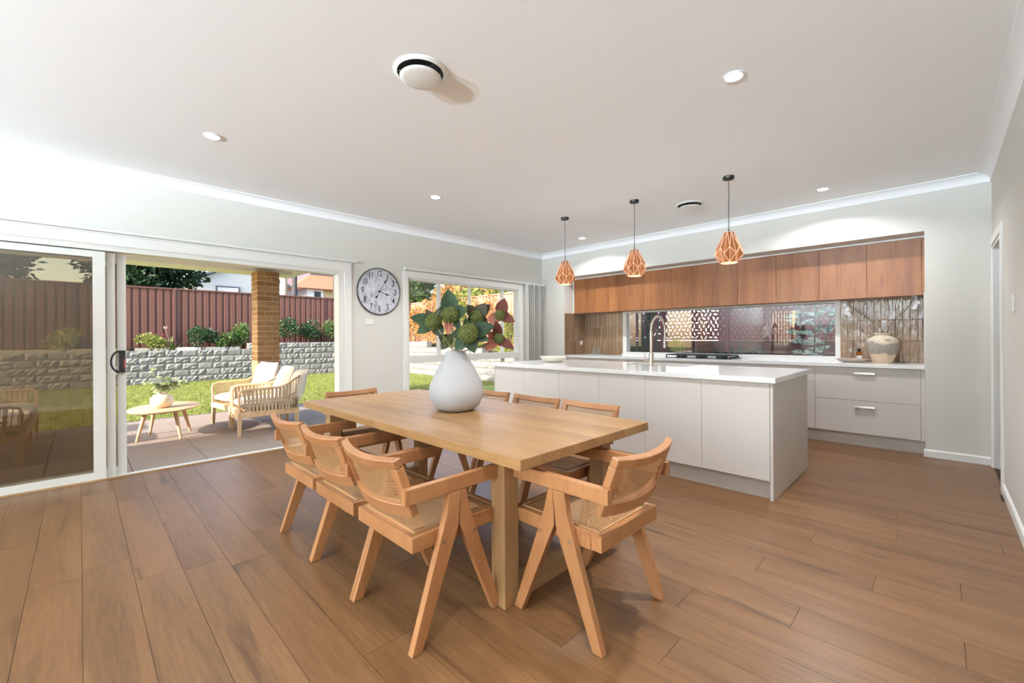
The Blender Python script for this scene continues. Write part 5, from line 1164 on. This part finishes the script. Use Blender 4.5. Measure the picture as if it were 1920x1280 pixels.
st = MB().box(-.65, .65, -.2, .2, 0, .03).box(-.62, -.57, -.17, .17, -.95, 0).box(.57, .62, -.17, .17, -.95, 0).build('plant_stand', plain('stand_grey', lin(170, 168, 166), .5), None, loc=(-3.25, 7.55, .87)); tag(st, 'low grey plant stand outside the splashback window', 'stand')
potted(-3.33, 7.52, .901, .08, .06, GR[5], 'bright lime potted plant outside the cooktop window', 91, .06, .04, 420)
potted(-4.22, 7.45, ZL, .17, .8, GR[1], 'small green potted plant in the window corner', 92, .1, .06, 300)
# strelitzia stems
t = empty('strelitzia', (-3.95, 7.7, ZL), 0, 'tall strelitzia with upright stems outside behind the tap', 'plant'); rr = random.Random(33)
for k in range(13):
    a = rr.uniform(0, 6.28); lean = rr.uniform(.05, .5); top = Vector((math.cos(a) * lean, math.sin(a) * lean * .3, rr.uniform(1.6, 2.3))); MB().tube([(math.cos(a) * .06, 0, 0), top * .5, top], .014, 6, rs=[.022, .016, .01]).build('stem', GR[1], t, smooth=True)
    mb = MB(); leaf(mb, top, top - Vector((0, 0, 1.2)), (-math.cos(a), -1, .3), .55, .2, .3, 6); mb.build('leaf', GR[1], t)
for k, (x, h) in enumerate(((-4.5, 1.2), (-2.9, 1.15), (-2.3, 1.1))):
    shrub(x, 7.95, ZL, .6, h, dark_leaf, ['dark broad-leaved shrub at the garden end of the passage', 'dark shrub behind the lime potted plant', 'dark shrub in the shade past the cooktop'][k], 101 + k, 420, .16, .09, None, 'dark shrubs in the side passage')
# variegated plant
vg = NT('variegated_leaf'); tc = vg.new('ShaderNodeTexCoord'); vn = vg.noise(tc.outputs['Object'], 14, 3, .6, 1.0); c = vg.ramp(vn, [(.40, lin(70, 110, 96)), (.48, lin(150, 176, 150)), (.56, lin(224, 230, 206))]); vg.set(Base_Color=c, Roughness=.4)
t = empty('variegated_rubber_plant', (-1.28, 7.35, ZL), 0, 'cream and green variegated rubber plant outside the window by the tiles', 'plant'); rr = random.Random(55)
MB().lathe([(0, 0), (.16, 0), (.2, .38), (.21, .4), (.18, .4), (.17, .36), (0, .34)], 24).build('pot', plain('grey_planter', lin(120, 116, 112), .7), t, smooth=True)
for k in range(5):
    a = k * 1.25; MB().tube([(.04 * math.cos(a), .04 * math.sin(a), .34), (.12 * math.cos(a), .1 * math.sin(a), 1.0), (.20 * math.cos(a), .12 * math.sin(a), 1.55 + .08 * k)], .009, 6).build('stem', bark, t, smooth=True)
    for q in range(8):
        u = .25 + .75 * q / 7; p = Vector((.2 * u * math.cos(a), .13 * u * math.sin(a), .4 + 1.2 * u)); b = rr.uniform(0, 6.28); mb = MB(); leaf(mb, p, (math.cos(b), math.sin(b) * .8 - .15, rr.uniform(.1, .9)), (-.2 * math.cos(b), -.8, .8), rr.uniform(.17, .25), rr.uniform(.085, .12), .25, 6); mb.build('leaf', vg.m, t, smooth=True)
